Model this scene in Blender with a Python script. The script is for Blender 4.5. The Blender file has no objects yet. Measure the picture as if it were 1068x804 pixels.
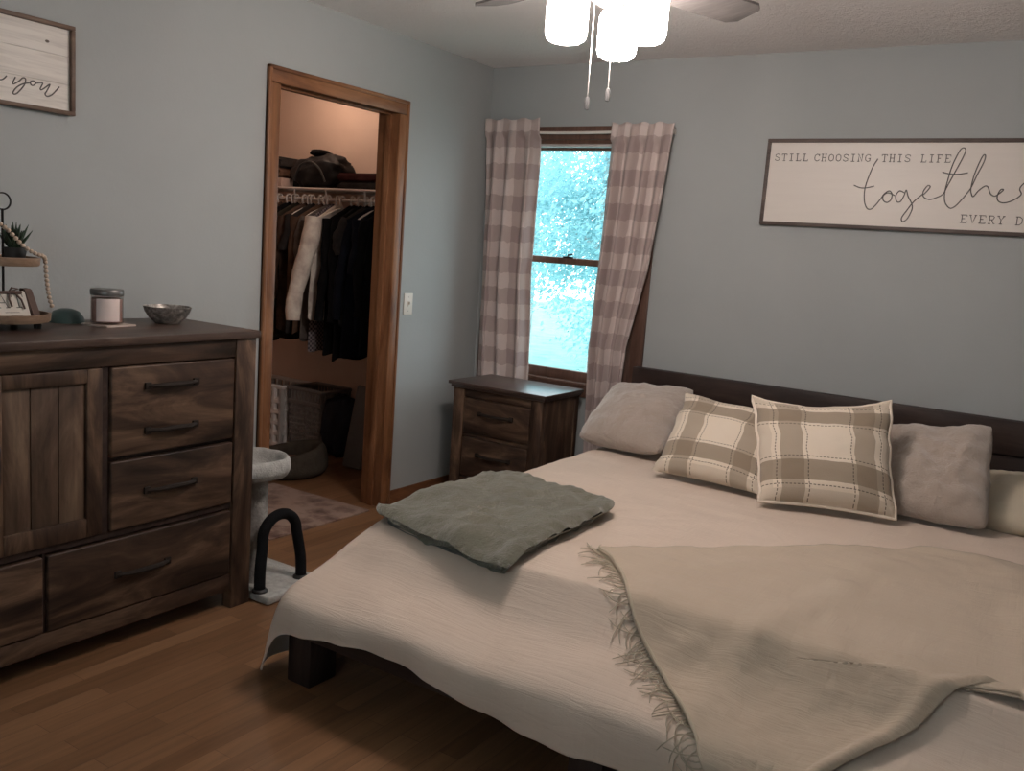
import bpy, bmesh, math, random
from mathutils import Vector, Matrix, noise
R_ = random.Random(7)
sc = bpy.context.scene
C = sc.collection
PI = math.pi

# ------------------------------------------------------------------ camera
cd = bpy.data.cameras.new('camera'); cam = bpy.data.objects.new('camera', cd); C.objects.link(cam)
v1 = Vector((-962-534, 402-150, -951)).normalized(); v2 = Vector((1155-534, 402-303, -951)).normalized()
ex = -v1; ez = ex.cross(v2).normalized(); ey = ez.cross(ex).normalized()
M3 = Matrix((ex, ey, ez))
cam.matrix_world = Matrix.Translation((3.098, -4.430, 1.42)) @ M3.to_4x4()
cd.sensor_width = 36; cd.lens = 951/1068*36; cd.clip_start = .05
sc.camera = cam

# ------------------------------------------------------------------ world / exposure
EXPOSURE = 0.0
LAMP_STRENGTH = 80.0
WORLD_STRENGTH = 5.0
sc.view_settings.view_transform = 'Standard'; sc.view_settings.look = 'None'
sc.view_settings.exposure = EXPOSURE; sc.view_settings.gamma = 1; sc.view_settings.use_curve_mapping = False
w = bpy.data.worlds.new('sky'); sc.world = w; w.use_nodes = True
nt = w.node_tree; nt.nodes.clear()
wo = nt.nodes.new('ShaderNodeOutputWorld'); wb = nt.nodes.new('ShaderNodeBackground')
wb.inputs[0].default_value = (.80, .95, 1.0, 1); wb.inputs[1].default_value = WORLD_STRENGTH
nt.links.new(wb.outputs[0], wo.inputs[0])

def area_light(name, loc, size, power, color, rot=(0, 0, 0)):
    l = bpy.data.lights.new(name, 'AREA'); l.energy = power; l.size = size; l.color = color
    o = bpy.data.objects.new(name, l); C.objects.link(o); o.location = loc; o.rotation_euler = rot
    return o
CLOSET_POWER = 9

# ------------------------------------------------------------------ materials
def rgb(c): return (c[0], c[1], c[2], 1)
class Mat:
    def __init__(s, name):
        s.m = bpy.data.materials.new(name); s.m.use_nodes = True
        s.t = s.m.node_tree; s.b = s.t.nodes['Principled BSDF']
    def n(s, kind, **kw):
        x = s.t.nodes.new('ShaderNode' + kind)
        for k, v in kw.items(): setattr(x, k, v)
        return x
    def l(s, a, b): s.t.links.new(a, b)
    def coords(s, scale=(1, 1, 1), src='Object', rot=(0, 0, 0)):
        tc = s.n('TexCoord'); mp = s.n('Mapping')
        mp.inputs['Scale'].default_value = scale; mp.inputs['Rotation'].default_value = rot
        s.l(tc.outputs[src], mp.inputs[0]); return mp.outputs[0]
    def noise(s, vec, scale=5, detail=4, rough=.6, dist=0):
        x = s.n('TexNoise'); x.inputs['Scale'].default_value = scale; x.inputs['Detail'].default_value = detail
        x.inputs['Roughness'].default_value = rough; x.inputs['Distortion'].default_value = dist
        s.l(vec, x.inputs['Vector']); return x.outputs[0]
    def ramp(s, fac, stops, interp='LINEAR'):
        r = s.n('ValToRGB'); r.color_ramp.interpolation = interp
        e = r.color_ramp.elements
        col = lambda c: rgb(c) if isinstance(c, tuple) else (c, c, c, 1)
        e.remove(e[1]); e[0].position = stops[0][0]; e[0].color = col(stops[0][1])
        for p, c in stops[1:]:
            q = e.new(p); q.color = col(c)
        s.l(fac, r.inputs[0]); return r.outputs[0]
    def math(s, op, a, b=None):
        m = s.n('Math', operation=op)
        for i, x in enumerate((a, b)):
            if x is None: continue
            if isinstance(x, (int, float)): m.inputs[i].default_value = x
            else: s.l(x, m.inputs[i])
        return m.outputs[0]
    def mix(s, fac, a, b, mode='MIX'):
        m = s.n('MixRGB', blend_type=mode)
        for i, x in enumerate((fac, a, b)):
            if isinstance(x, tuple): m.inputs[i].default_value = rgb(x)
            elif isinstance(x, (int, float)): m.inputs[i].default_value = x
            else: s.l(x, m.inputs[i])
        return m.outputs[0]
    def color(s, x):
        if isinstance(x, tuple): s.b.inputs['Base Color'].default_value = rgb(x)
        else: s.l(x, s.b.inputs['Base Color'])
    def bump(s, h, strength=.3, dist=.01):
        b = s.n('Bump'); b.inputs['Strength'].default_value = strength; b.inputs['Distance'].default_value = dist
        s.l(h, b.inputs['Height']); s.l(b.outputs[0], s.b.inputs['Normal'])
    def set(s, rough=.6, metal=0, spec=.5, sheen=0):
        s.b.inputs['Roughness'].default_value = rough; s.b.inputs['Metallic'].default_value = metal
        s.b.inputs['Specular IOR Level'].default_value = spec; s.b.inputs['Sheen Weight'].default_value = sheen
        return s

def plain(name, c, rough=.6, metal=0, spec=.5, var=.12, nscale=9, bump=0.0, bscale=60, sheen=0):
    m = Mat(name).set(rough, metal, spec, sheen)
    v = m.coords()
    f = m.noise(v, nscale, 4)
    lo = tuple(x*(1-var) for x in c); hi = tuple(min(1, x*(1+var)) for x in c)
    m.color(m.ramp(f, [(.3, lo), (.7, hi)]))
    if bump: m.bump(m.noise(v, bscale, 3), bump, .004)
    return m.m

def wood(name, dark, mid, light, grain='x', scale=1.0, rough=.5, spec=.35, streak=.5):
    m = Mat(name).set(rough, 0, spec)
    sv = {'x': (2.0, 9, 9), 'y': (9, 2.0, 9), 'z': (9, 9, 2.0)}[grain]
    v = m.coords(tuple(a*scale for a in sv))
    oi = m.n('ObjectInfo'); va = m.n('VectorMath', operation='ADD'); m.l(v, va.inputs[0])
    cb = m.n('CombineXYZ'); k = m.math('MULTIPLY', oi.outputs['Random'], 40)
    for q in range(3): m.l(k, cb.inputs[q])
    m.l(cb.outputs[0], va.inputs[1]); v = va.outputs[0]
    f1 = m.noise(v, 1.0, 6, .62, 1.4)
    sv2 = {'x': (2, 90, 90), 'y': (90, 2, 90), 'z': (90, 90, 2)}[grain]
    f2 = m.noise(m.coords(tuple(a*scale for a in sv2)), 1.0, 3, .6, .3)
    base = m.ramp(f1, [(.32, dark), (.5, mid), (.70, light)])
    fine = m.ramp(f2, [(.3, .55), (.65, 1.0)])
    m.color(m.mix(streak, base, m.mix(1.0, base, fine, 'MULTIPLY')))
    m.bump(f2, .25, .002)
    return m.m

M = {}
def wall_mat(name, c, bump=.25):
    m = Mat(name).set(.62, 0, .3)
    v = m.coords()
    f = m.noise(v, 1.3, 5, .6)
    m.color(m.ramp(f, [(.3, tuple(x*.95 for x in c)), (.7, tuple(min(1, x*1.05) for x in c))]))
    m.bump(m.noise(v, 55, 4), bump, .003)
    return m.m
M['wall'] = wall_mat('wall_paint', (.36, .383, .382))
M['closet_wall'] = wall_mat('closet_paint', (.80, .62, .52))
def ceil_mat():
    m = Mat('popcorn_ceiling').set(.9, 0, .1)
    v = m.coords(); m.color((.86, .83, .82))
    m.bump(m.math('ADD', m.noise(v, 75, 4, .7), m.math('MULTIPLY', m.noise(v, 25, 3), .6)), .9, .012)
    return m.m
M['ceiling'] = ceil_mat()
def floor_mat():
    m = Mat('oak_laminate').set(.38, 0, .45)
    v = m.coords((1, 1, 1), rot=(0, 0, PI/2))
    br = m.n('TexBrick'); m.l(v, br.inputs['Vector'])
    br.inputs['Scale'].default_value = 1; br.inputs['Brick Width'].default_value = .62; br.inputs['Row Height'].default_value = .068
    br.inputs['Mortar Size'].default_value = .0012; br.inputs['Mortar Smooth'].default_value = .3
    br.inputs['Color1'].default_value = (.28, .150, .076, 1); br.inputs['Color2'].default_value = (.175, .088, .042, 1)
    br.inputs['Mortar'].default_value = (.13, .06, .03, 1); br.offset = .37
    g = m.noise(m.coords((40, 2.2, 40)), 1, 5, .65, .6)
    gr = m.ramp(g, [(.3, .72), (.7, 1.12)])
    m.color(m.mix(.9, br.outputs[0], m.mix(1.0, br.outputs[0], gr, 'MULTIPLY')))
    m.bump(m.math('SUBTRACT', m.math('MULTIPLY', g, .3), br.outputs[1]), .25, .002)
    return m.m
M['floor'] = floor_mat()
TD, TM, TL = (.13, .052, .024), (.22, .095, .042), (.30, .145, .07)
M['handle'] = plain('dark_bronze_handle', (.022, .016, .013), .75, .0, .2)
M['trim_z'] = wood('oak_trim_upright', TD, TM, TL, 'z', .8, .4)
M['trim_y'] = wood('oak_trim_across', TD, TM, TL, 'y', .8, .4)
M['trim_x'] = wood('dark_trim_long', (.075, .035, .02), (.11, .05, .03), (.15, .07, .045), 'x', .8, .45)
M['win_wood'] = wood('window_wood', (.085, .045, .033), (.13, .07, .05), (.17, .095, .07), 'z', .8, .45)
FD, FM, FL = (.014, .008, .005), (.062, .035, .023), (.19, .118, .074)
M['rustic_y'] = wood('rustic_wood_y', FD, FM, FL, 'y', .9, .5)
M['rustic_z'] = wood('rustic_wood_z', FD, FM, FL, 'z', .9, .5)
M['rustic_x'] = wood('rustic_wood_x', FD, FM, FL, 'x', .9, .5)
M['rustic_top'] = wood('rustic_top', (.035, .021, .016), (.07, .044, .034), (.12, .08, .06), 'y', .9, .42)
M['rustic_topx'] = wood('rustic_top_x', (.03, .018, .014), (.055, .034, .028), (.085, .055, .045), 'x', .9, .30, .9)
M['bed_wood'] = wood('bed_wood', (.016, .010, .009), (.034, .021, .018), (.062, .040, .033), 'x', .9, .5)
M['bed_wood_z'] = wood('bed_wood_z', (.016, .010, .009), (.034, .021, .018), (.062, .040, .033), 'z', .9, .5)
M['dark_metal'] = plain('dark_iron', (.018, .016, .015), .45, .7)
M['black'] = plain('black_carpet', (.010, .010, .011), .95, 0, .1, bump=.6, bscale=200)
M['white_plastic'] = plain('white_plastic', (.72, .66, .62), .4, var=.03)
M['white_wire'] = plain('white_wire', (.70, .62, .58), .4, var=.03)
M['switch'] = plain('switch_plastic', (.66, .62, .56), .35, var=.02)

def cloth_mat(name, c, c2=None, sheen=.3, crinkle=0.5, dist=.004, kind='gauze'):
    m = Mat(name).set(.92, 0, .12, sheen)
    c2 = c2 or tuple(x*.9 for x in c)
    m.color(m.ramp(m.noise(m.coords(), 3.5, 5, .65), [(.3, c2), (.7, c)]))
    if kind == 'gauze':
        a = m.noise(m.coords((5, 60, 22)), 1, 5, .65, .9)
        b = m.noise(m.coords((75, 7, 7)), 1, 4, .6, .6)
        h = m.math('ADD', a, m.math('MULTIPLY', b, .55))
    else:
        h = m.math('ADD', m.noise(m.coords(), 160, 3, .7), m.math('MULTIPLY', m.noise(m.coords(), 14, 4, .6, .5), 2.5))
    m.bump(h, crinkle, dist)
    return m.m
M['quilt'] = cloth_mat('cream_gauze_quilt', (.74, .615, .515), (.70, .58, .48), .2, .55, .006)
M['backing'] = cloth_mat('pale_quilt_backing', (.74, .77, .77), None, .2, .3, .003)
def sheer(mat, k):
    t = mat.node_tree; b = t.nodes['Principled BSDF']; out = t.nodes['Material Output']
    tr = t.nodes.new('ShaderNodeBsdfTranslucent'); mx = t.nodes.new('ShaderNodeMixShader'); mx.inputs[0].default_value = k
    for l_ in list(t.links):
        if l_.to_socket == b.inputs['Base Color']: t.links.new(l_.from_socket, tr.inputs[0])
    t.links.new(b.outputs[0], mx.inputs[1]); t.links.new(tr.outputs[0], mx.inputs[2]); t.links.new(mx.outputs[0], out.inputs[0])
sheer(M['quilt'], .12); sheer(M['backing'], .12)
M['throw'] = cloth_mat('tan_gauze_throw', (.52, .43, .335), (.48, .395, .305), .2, .6, .005)
M['fringe'] = cloth_mat('tan_fringe', (.50, .43, .33), None, .1, .3, .002)
M['green'] = cloth_mat('sage_fleece', (.185, .178, .132), (.13, .127, .093), .5, .8, .008, 'fleece')
M['faux_fur'] = cloth_mat('beige_fleece', (.47, .39, .33), (.39, .325, .275), .7, .8, .007, 'fleece')
M['sleep_pillow'] = cloth_mat('cream_pillowcase', (.56, .49, .38), None, .2, .3, .003)
M['piping'] = plain('cream_piping', (.74, .65, .55), .9, 0, .1, var=.05)
M['carpet_grey'] = plain('grey_plush', (.42, .42, .40), .95, 0, .1, var=.2, nscale=30, bump=.9, bscale=140)
M['sisal'] = plain('pale_post_fabric', (.36, .35, .33), .95, 0, .1, var=.25, nscale=40, bump=.9, bscale=120)

def plaid_mat():
    m = Mat('taupe_plaid').set(.92, 0, .1, .2)
    tc = m.n('TexCoord'); sp = m.n('SeparateXYZ'); m.l(tc.outputs['UV'], sp.inputs[0])
    band = [(0, .3), (.09, 0.), (.16, 1.), (.33, 0.), (.385, .0), (.72, 1.), (.875, 0.), (.93, .4)]
    st = [(0, 0.), (.118, 1.), (.128, 0.), (.357, 1.), (.367, 0.), (.688, 1.), (.698, 0.), (.915, 1.), (.925, 0.)]
    bu = m.ramp(sp.outputs[0], band, 'CONSTANT'); bv = m.ramp(sp.outputs[1], band, 'CONSTANT')
    su = m.ramp(sp.outputs[0], st, 'CONSTANT'); sv = m.ramp(sp.outputs[1], st, 'CONSTANT')
    def dash(o): return m.math('GREATER_THAN', m.math('FRACT', m.math('MULTIPLY', o, 34)), .35)
    bands = m.math('ADD', m.math('MULTIPLY', m.math('MAXIMUM', m.math('MULTIPLY', bu, .72), m.math('MULTIPLY', bv, .85)), .88), m.math('MULTIPLY', m.math('MULTIPLY', bu, bv), .14))
    base = m.mix(bands, (.72, .63, .52), (.215, .165, .115))
    stitch = m.math('MAXIMUM', m.math('MULTIPLY', su, dash(sp.outputs[1])), m.math('MULTIPLY', sv, dash(sp.outputs[0])))
    m.color(m.mix(m.math('MULTIPLY', stitch, .85), base, (.085, .07, .055)))
    wv = m.n('TexNoise'); wv.inputs['Scale'].default_value = 260
    m.l(tc.outputs['Object'], wv.inputs['Vector'])
    m.bump(wv.outputs[0], .5, .003)
    return m.m
M['plaid'] = plaid_mat()

def gingham_mat():
    m = Mat('buffalo_check_curtain').set(.9, 0, .1, .1)
    tc = m.n('TexCoord'); sp = m.n('SeparateXYZ'); m.l(tc.outputs['UV'], sp.inputs[0])
    def stripe(o, n): return m.math('GREATER_THAN', m.math('FRACT', m.math('MULTIPLY', o, n)), .5)
    a = stripe(m.math('ADD', sp.outputs[0], m.math('MULTIPLY', m.noise(m.coords(), 7, 2), .05)), 4.0); b = stripe(m.math('ADD', sp.outputs[1], m.math('MULTIPLY', m.noise(m.coords((22, 22, 3)), 1, 2), .022)), 10.5)
    s = m.math('MULTIPLY', m.math('ADD', a, b), .5)
    col = m.ramp(s, [(0, (.68, .59, .56)), (.5, (.51, .42, .395)), (1.0, (.39, .31, .295))])
    m.color(col)
    m.bump(m.noise(m.coords(), 300, 2), .3, .002)
    tr = m.n('BsdfTranslucent'); m.l(col, tr.inputs[0])
    mx = m.n('MixShader'); mx.inputs[0].default_value = .12
    out = m.t.nodes['Material Output']
    m.l(m.b.outputs[0], mx.inputs[1]); m.l(tr.outputs[0], mx.inputs[2]); m.l(mx.outputs[0], out.inputs[0])
    return m.m
M['curtain'] = gingham_mat()

def glass_mat():
    m = Mat('window_glass'); out = m.t.nodes['Material Output']
    t = m.n('BsdfTransparent'); g = m.n('BsdfGlossy'); g.inputs['Roughness'].default_value = .03
    fr = m.n('Fresnel'); fr.inputs[0].default_value = 1.45; mx = m.n('MixShader')
    geo = m.n('NewGeometry'); m.l(m.math('MULTIPLY', fr.outputs[0], m.math('SUBTRACT', 1.0, geo.outputs['Backfacing'])), mx.inputs[0]); m.l(t.outputs[0], mx.inputs[1]); m.l(g.outputs[0], mx.inputs[2]); m.l(mx.outputs[0], out.inputs[0])
    return m.m
M['glass'] = glass_mat()
def emit(name, c, s):
    m = Mat(name); m.color(c); m.b.inputs['Emission Color'].default_value = rgb(c); m.b.inputs['Emission Strength'].default_value = s
    return m.m
M['shade'] = emit('lit_frosted_glass', (1.0, .87, .80), LAMP_STRENGTH)
M['fan_grey'] = wood('fan_blade_wood', (.10, .095, .09), (.14, .13, .125), (.18, .165, .16), 'x', 1, .6)
M['nickel'] = plain('brushed_nickel', (.42, .40, .38), .35, .9)

# ------------------------------------------------------------------ mesh helpers
class MB:
    def __init__(s): s.bm = bmesh.new(); s.uv = None
    def box(s, x0, x1, y0, y1, z0, z1, bev=.0, seg=2):
        b = bmesh.new(); bmesh.ops.create_cube(b, size=1)
        for v in b.verts:
            v.co = Vector(((x0+x1)/2+v.co.x*(x1-x0), (y0+y1)/2+v.co.y*(y1-y0), (z0+z1)/2+v.co.z*(z1-z0)))
        if bev: bmesh.ops.bevel(b, geom=b.edges[:], offset=bev, segments=seg, affect='EDGES', profile=.5)
        return s.add(b)
    def add(s, b, mat=None):
        me = bpy.data.meshes.new('tmp'); b.to_mesh(me); b.free()
        if mat is not None: me.transform(mat)
        s.bm.from_mesh(me); bpy.data.meshes.remove(me); return s
    def lathe(s, prof, cx, cy, n=32, cap=False):
        rings = []
        for r, z in prof:
            if r < 1e-5: rings.append([s.bm.verts.new((cx, cy, z))])
            else: rings.append([s.bm.verts.new((cx+r*math.cos(2*PI*i/n), cy+r*math.sin(2*PI*i/n), z)) for i in range(n)])
        for a, b in zip(rings, rings[1:]):
            for i in range(n):
                j = (i+1) % n
                if len(a) == 1 and len(b) == 1: continue
                if len(a) == 1: s.bm.faces.new((a[0], b[j], b[i]))
                elif len(b) == 1: s.bm.faces.new((a[i], a[j], b[0]))
                else: s.bm.faces.new((a[i], a[j], b[j], b[i]))
        return s
    def tube(s, pts, r, n=10, closed=False, caps=True, rad=None):
        pts = [Vector(p) for p in pts]; N = len(pts); rings = []
        up = None
        for i, p in enumerate(pts):
            a = pts[(i-1) % N] if (i > 0 or closed) else p
            b = pts[(i+1) % N] if (i < N-1 or closed) else p
            t = (b-a).normalized()
            if up is None:
                up = Vector((0, 0, 1)) if abs(t.z) < .9 else Vector((1, 0, 0))
            up = (up - t*up.dot(t)); 
            if up.length < 1e-6: up = t.orthogonal()
            up.normalize(); sd = t.cross(up)
            rr = rad[i] if rad else r
            rings.append([s.bm.verts.new(p+(up*math.cos(2*PI*k/n)+sd*math.sin(2*PI*k/n))*rr) for k in range(n)])
        m = N if closed else N-1
        for i in range(m):
            a, b = rings[i], rings[(i+1) % N]
            for k in range(n):
                j = (k+1) % n; s.bm.faces.new((a[k], a[j], b[j], b[k]))
        if caps and not closed:
            s.bm.faces.new(rings[0][::-1]); s.bm.faces.new(rings[-1])
        return s
    def grid(s, P, nu, nv, uv=True, closeu=False):
        vs = [[s.bm.verts.new(P(i/(nu-1), j/(nv-1))) for j in range(nv)] for i in range(nu)]
        if uv and s.uv is None: s.uv = s.bm.loops.layers.uv.new('UVMap')
        for i in range(nu-1):
            for j in range(nv-1):
                f = s.bm.faces.new((vs[i][j], vs[i+1][j], vs[i+1][j+1], vs[i][j+1]))
                if uv:
                    for lp, (a, b) in zip(f.loops, ((i, j), (i+1, j), (i+1, j+1), (i, j+1))):
                        lp[s.uv].uv = (a/(nu-1), b/(nv-1))
        return s
    def sphere(s, c, r, sc_=(1, 1, 1), n=12, m=8):
        b = bmesh.new(); bmesh.ops.create_uvsphere(b, u_segments=n, v_segments=m, radius=r)
        for v in b.verts: v.co = Vector((v.co.x*sc_[0]+c[0], v.co.y*sc_[1]+c[1], v.co.z*sc_[2]+c[2]))
        return s.add(b)
    def build(s, name, mat, parent=None, smooth=True, loc=None, angle=40, merge=0):
        if merge: bmesh.ops.remove_doubles(s.bm, verts=s.bm.verts[:], dist=merge)
        bmesh.ops.recalc_face_normals(s.bm, faces=s.bm.faces[:])
        me = bpy.data.meshes.new(name)
        off = Vector(loc) if loc is not None else (base_of(parent) if parent else Vector())
        for v in s.bm.verts: v.co -= off
        s.bm.to_mesh(me); s.bm.free()
        if isinstance(mat, (list, tuple)):
            for q in mat: me.materials.append(q)
        else: me.materials.append(mat)
        if smooth:
            for p in me.polygons: p.use_smooth = True
            try: me.set_sharp_from_angle(angle=math.radians(angle))
            except Exception: pass
        o = bpy.data.objects.new(name, me); C.objects.link(o)
        if parent: o.parent = parent
        if loc is not None: o.location = loc
        return o
def base_of(o):
    v = Vector()
    while o: v += o.location; o = o.parent
    return v
def tag(o, label, cat, group=None):
    o['label'] = label; o['category'] = cat
    if group: o['group'] = group
    return o
def thing(name, loc, label, cat, group=None):
    o = bpy.data.objects.new(name, None); C.objects.link(o); o.location = loc; o.empty_display_size = .05
    return tag(o, label, cat, group)
def struct(name, mb, mat, parent=None, **k):
    o = mb.build(name, mat, parent, **k)
    if not parent: o['kind'] = 'structure'
    return o
def box(*a, **k): return MB().box(*a, **k)
def catmull(pts, t):
    n = len(pts)-1; x = min(max(t, 0), 1)*n; i = min(int(x), n-1); f = x-i
    p0, p1, p2, p3 = (Vector(pts[max(i-1, 0)]), Vector(pts[i]), Vector(pts[i+1]), Vector(pts[min(i+2, n)]))
    return .5*((2*p1)+(p2-p0)*f+(2*p0-5*p1+4*p2-p3)*f*f+(3*p1-p0-3*p2+p3)*f**3)
def smooth_path(pts, n): return [catmull(pts, i/(n-1)) for i in range(n)]
def fbm(x, y, z=0, s=1.0): return noise.fractal(Vector((x*s, y*s, z*s)), 1.0, 2.0, 4)

# ------------------------------------------------------------------ room shell
H = 2.42; XR = 4.4; YF = -5.3; T = .12
struct('floor', box(-2.4, XR, YF, .2, -.1, 0), M['floor'], smooth=False)
struct('ceiling', box(-2.4, XR+.1, YF-.1, .3, H, H+.1), M['ceiling'], smooth=False)
DY0, DY1, DZ = -1.602, -.806, 2.046      # closet doorway
b = MB(); b.box(-T, 0, YF, DY0-.02, 0, H); b.box(-T, 0, DY1+.02, .0, 0, H); b.box(-T, 0, DY0-.02, DY1+.02, DZ+.02, H)
struct('wall_left', b, M['wall'], smooth=False)
WX0, WX1, WZ0, WZ1 = .10, 1.02, .70, 2.02   # window opening
b = MB(); b.box(-T, WX0, 0, .14, 0, H); b.box(WX1, XR, 0, .14, 0, H); b.box(WX0, WX1, 0, .14, 0, WZ0); b.box(WX0, WX1, 0, .14, WZ1, H)
struct('wall_back', b, M['wall'], smooth=False)
struct('wall_right', box(XR, XR+.1, YF, .14, 0, H), M['wall'], smooth=False)
VX0, VX1, VZ0, VZ1 = 1.75, 2.75, .85, 1.95      # second window, behind the viewpoint
b = MB(); b.box(-T, VX0, YF-.1, YF, 0, H); b.box(VX1, XR, YF-.1, YF, 0, H); b.box(VX0, VX1, YF-.1, YF, 0, VZ0); b.box(VX0, VX1, YF-.1, YF, VZ1, H)
struct('wall_front', b, M['wall'], smooth=False)
b = MB()
for q in ((VX0-.07, VX0, VZ0-.07, VZ1+.07), (VX1, VX1+.07, VZ0-.07, VZ1+.07), (VX0, VX1, VZ1, VZ1+.07), (VX0, VX1, VZ0-.07, VZ0)):
    b.box(q[0], q[1], YF, YF+.018, q[2], q[3], bev=.004)
for q in ((VX0, VX0+.045, VZ0, VZ1), (VX1-.045, VX1, VZ0, VZ1), (VX0+.045, VX1-.045, VZ1-.045, VZ1), (VX0+.045, VX1-.045, VZ0, VZ0+.045), (VX0+.045, VX1-.045, 1.38, 1.42)):
    b.box(q[0], q[1], YF-.07, YF-.03, q[2], q[3], bev=.003)
w2 = struct('window_2', b, M['win_wood'])
for z0, z1 in ((VZ0+.045, 1.38), (1.42, VZ1-.045)):
    box(VX0+.045, VX1-.045, YF-.052, YF-.048, z0, z1).build('glass_pane', M['glass'], w2, smooth=False)
# closet shell
CX0 = -2.05; CY0 = -1.95; CY1 = .06
struct('wall_closet_side', box(CX0-.08, -T, CY1, CY1+.08, 0, H), M['closet_wall'], smooth=False)
struct('wall_closet_end', box(CX0-.08, CX0, CY0, CY1, 0, H), M['closet_wall'], smooth=False)
struct('wall_closet_near', box(CX0-.08, -T, CY0-.08, CY0, 0, H), M['closet_wall'], smooth=False)

# door trim
def casing(name, mat, *bx):
    b = MB()
    for q in bx: b.box(*q, bev=.006)
    return struct(name, b, mat)
CW = .066
casing('trim_1', M['trim_z'], (0, .018, DY0-CW, DY0+.004, 0, DZ-.004), (0, .024, DY0-CW, DY0-CW+.018, 0, DZ+CW))
casing('trim_2', M['trim_z'], (0, .018, DY1-.004, DY1+CW, 0, DZ-.004), (0, .024, DY1+CW-.018, DY1+CW, 0, DZ+CW))
casing('trim_3', M['trim_y'], (0, .018, DY0-CW+.016, DY1+CW-.016, DZ-.004, DZ+CW), (0, .024, DY0-CW, DY1+CW, DZ+CW-.018, DZ+CW))
b = MB(); b.box(-T-.01, 0, DY0-.019, DY0, 0, DZ, bev=.002); b.box(-T-.01, 0, DY1, DY1+.019, 0, DZ, bev=.002); b.box(-T-.01, 0, DY0, DY1, DZ, DZ+.019, bev=.002)
b.box(-.075, -.04, DY0, DY0+.012, 0, DZ-.012, bev=.002); b.box(-.075, -.04, DY1-.012, DY1, 0, DZ-.012, bev=.002); b.box(-.075, -.04, DY0, DY1, DZ-.012, DZ, bev=.002)
door = struct('door_1', b, M['trim_z'])
b = box(-.037, -.030, DY0-.0005, DY0+.003, 1.03, 1.09, bev=.001); b.build('strike_plate', M['nickel'], door)
b = MB(); b.box(0, .013, -.744, 0, 0, .075, bev=.004); b.box(0, .013, YF, DY0-CW, 0, .075, bev=.004)
struct('baseboard_left', b, M['trim_y'])
struct('baseboard_back', box(.013, XR, -.013, 0, 0, .075, bev=.004), M['trim_x'])

# window
b = MB(); cw = .07
b.box(WX0-cw, WX0, -.018, 0, WZ0-.07, WZ1+cw, bev=.004); b.box(WX1, WX1+cw, -.018, 0, WZ0-.07, WZ1+cw, bev=.004)
b.box(WX0, WX1, -.018, 0, WZ1, WZ1+cw, bev=.004); b.box(WX0, WX1, -.016, 0, WZ0-.07, WZ0-.012, bev=.004)
b.box(WX0-.005, WX1+.005, -.022, .14, WZ0-.012, WZ0+.008, bev=.003)
b.box(WX0, WX0+.02, 0, .14, WZ0, WZ1); b.box(WX1-.02, WX1, 0, .14, WZ0, WZ1); b.box(WX0, WX1, 0, .14, WZ1-.02, WZ1)
win = struct('window_1', b, M['win_wood'])
def sash(name, z0, z1, y, bot, top):
    b = MB(); x0, x1 = WX0+.02, WX1-.02
    b.box(x0, x0+.05, y, y+.03, z0, z1, bev=.003); b.box(x1-.05, x1, y, y+.03, z0, z1, bev=.003)
    b.box(x0+.05, x1-.05, y, y+.03, z0, z0+bot, bev=.003); b.box(x0+.05, x1-.05, y, y+.03, z1-top, z1, bev=.003)
    s_ = b.build(name, M['win_wood'], win)
    box(x0+.05, x1-.05, y+.012, y+.016, z0+bot, z1-top).build('glass_pane', M['glass'], s_, smooth=False)
    return s_
lo = sash('lower_sash', WZ0+.008, 1.385, .02, .055, .036)
up = sash('upper_sash', 1.35, WZ1-.02, .065, .036, .028)
b = MB(); b.box(.54, .60, .012, .03, 1.385, 1.393, bev=.002); b.tube([(.57, .02, 1.393), (.57, .02, 1.402), (.60, .018, 1.406)], .005, 8)
b.build('sash_lock', M['dark_metal'], lo)
box(WX0+.02, WX1-.02, .012, .062, WZ1-.034, WZ1-.02, bev=.002).build('head_stop', plain('pale_vinyl', (.55, .50, .49), .5), win)

# light switch
sw = thing('light_switch', (0, -.654, 1.085), 'small white light switch plate on grey wall beside closet door casing', 'light switch')
box(0, .006, -.654-.036, -.654+.036, 1.028, 1.142, bev=.003).build('cover_plate', M['switch'], sw)
b = MB(); b.box(.006, .009, -.662, -.646, 1.07, 1.10, bev=.001); b.box(.008, .02, -.659, -.649, 1.083, 1.098, bev=.002)
b.build('toggle', M['switch'], sw)
b = MB(); b.lathe([(0, 0), (.003, 0), (.003, .0015), (0, .002)], 0, 0, 10)
for z in (1.048, 1.122):
    b = MB()
    for k in range(1): b.sphere((.0065, -.654, z), .0032, (.5, 1, 1), 8, 6)
    b.build('screw', M['nickel'], sw)

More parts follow.
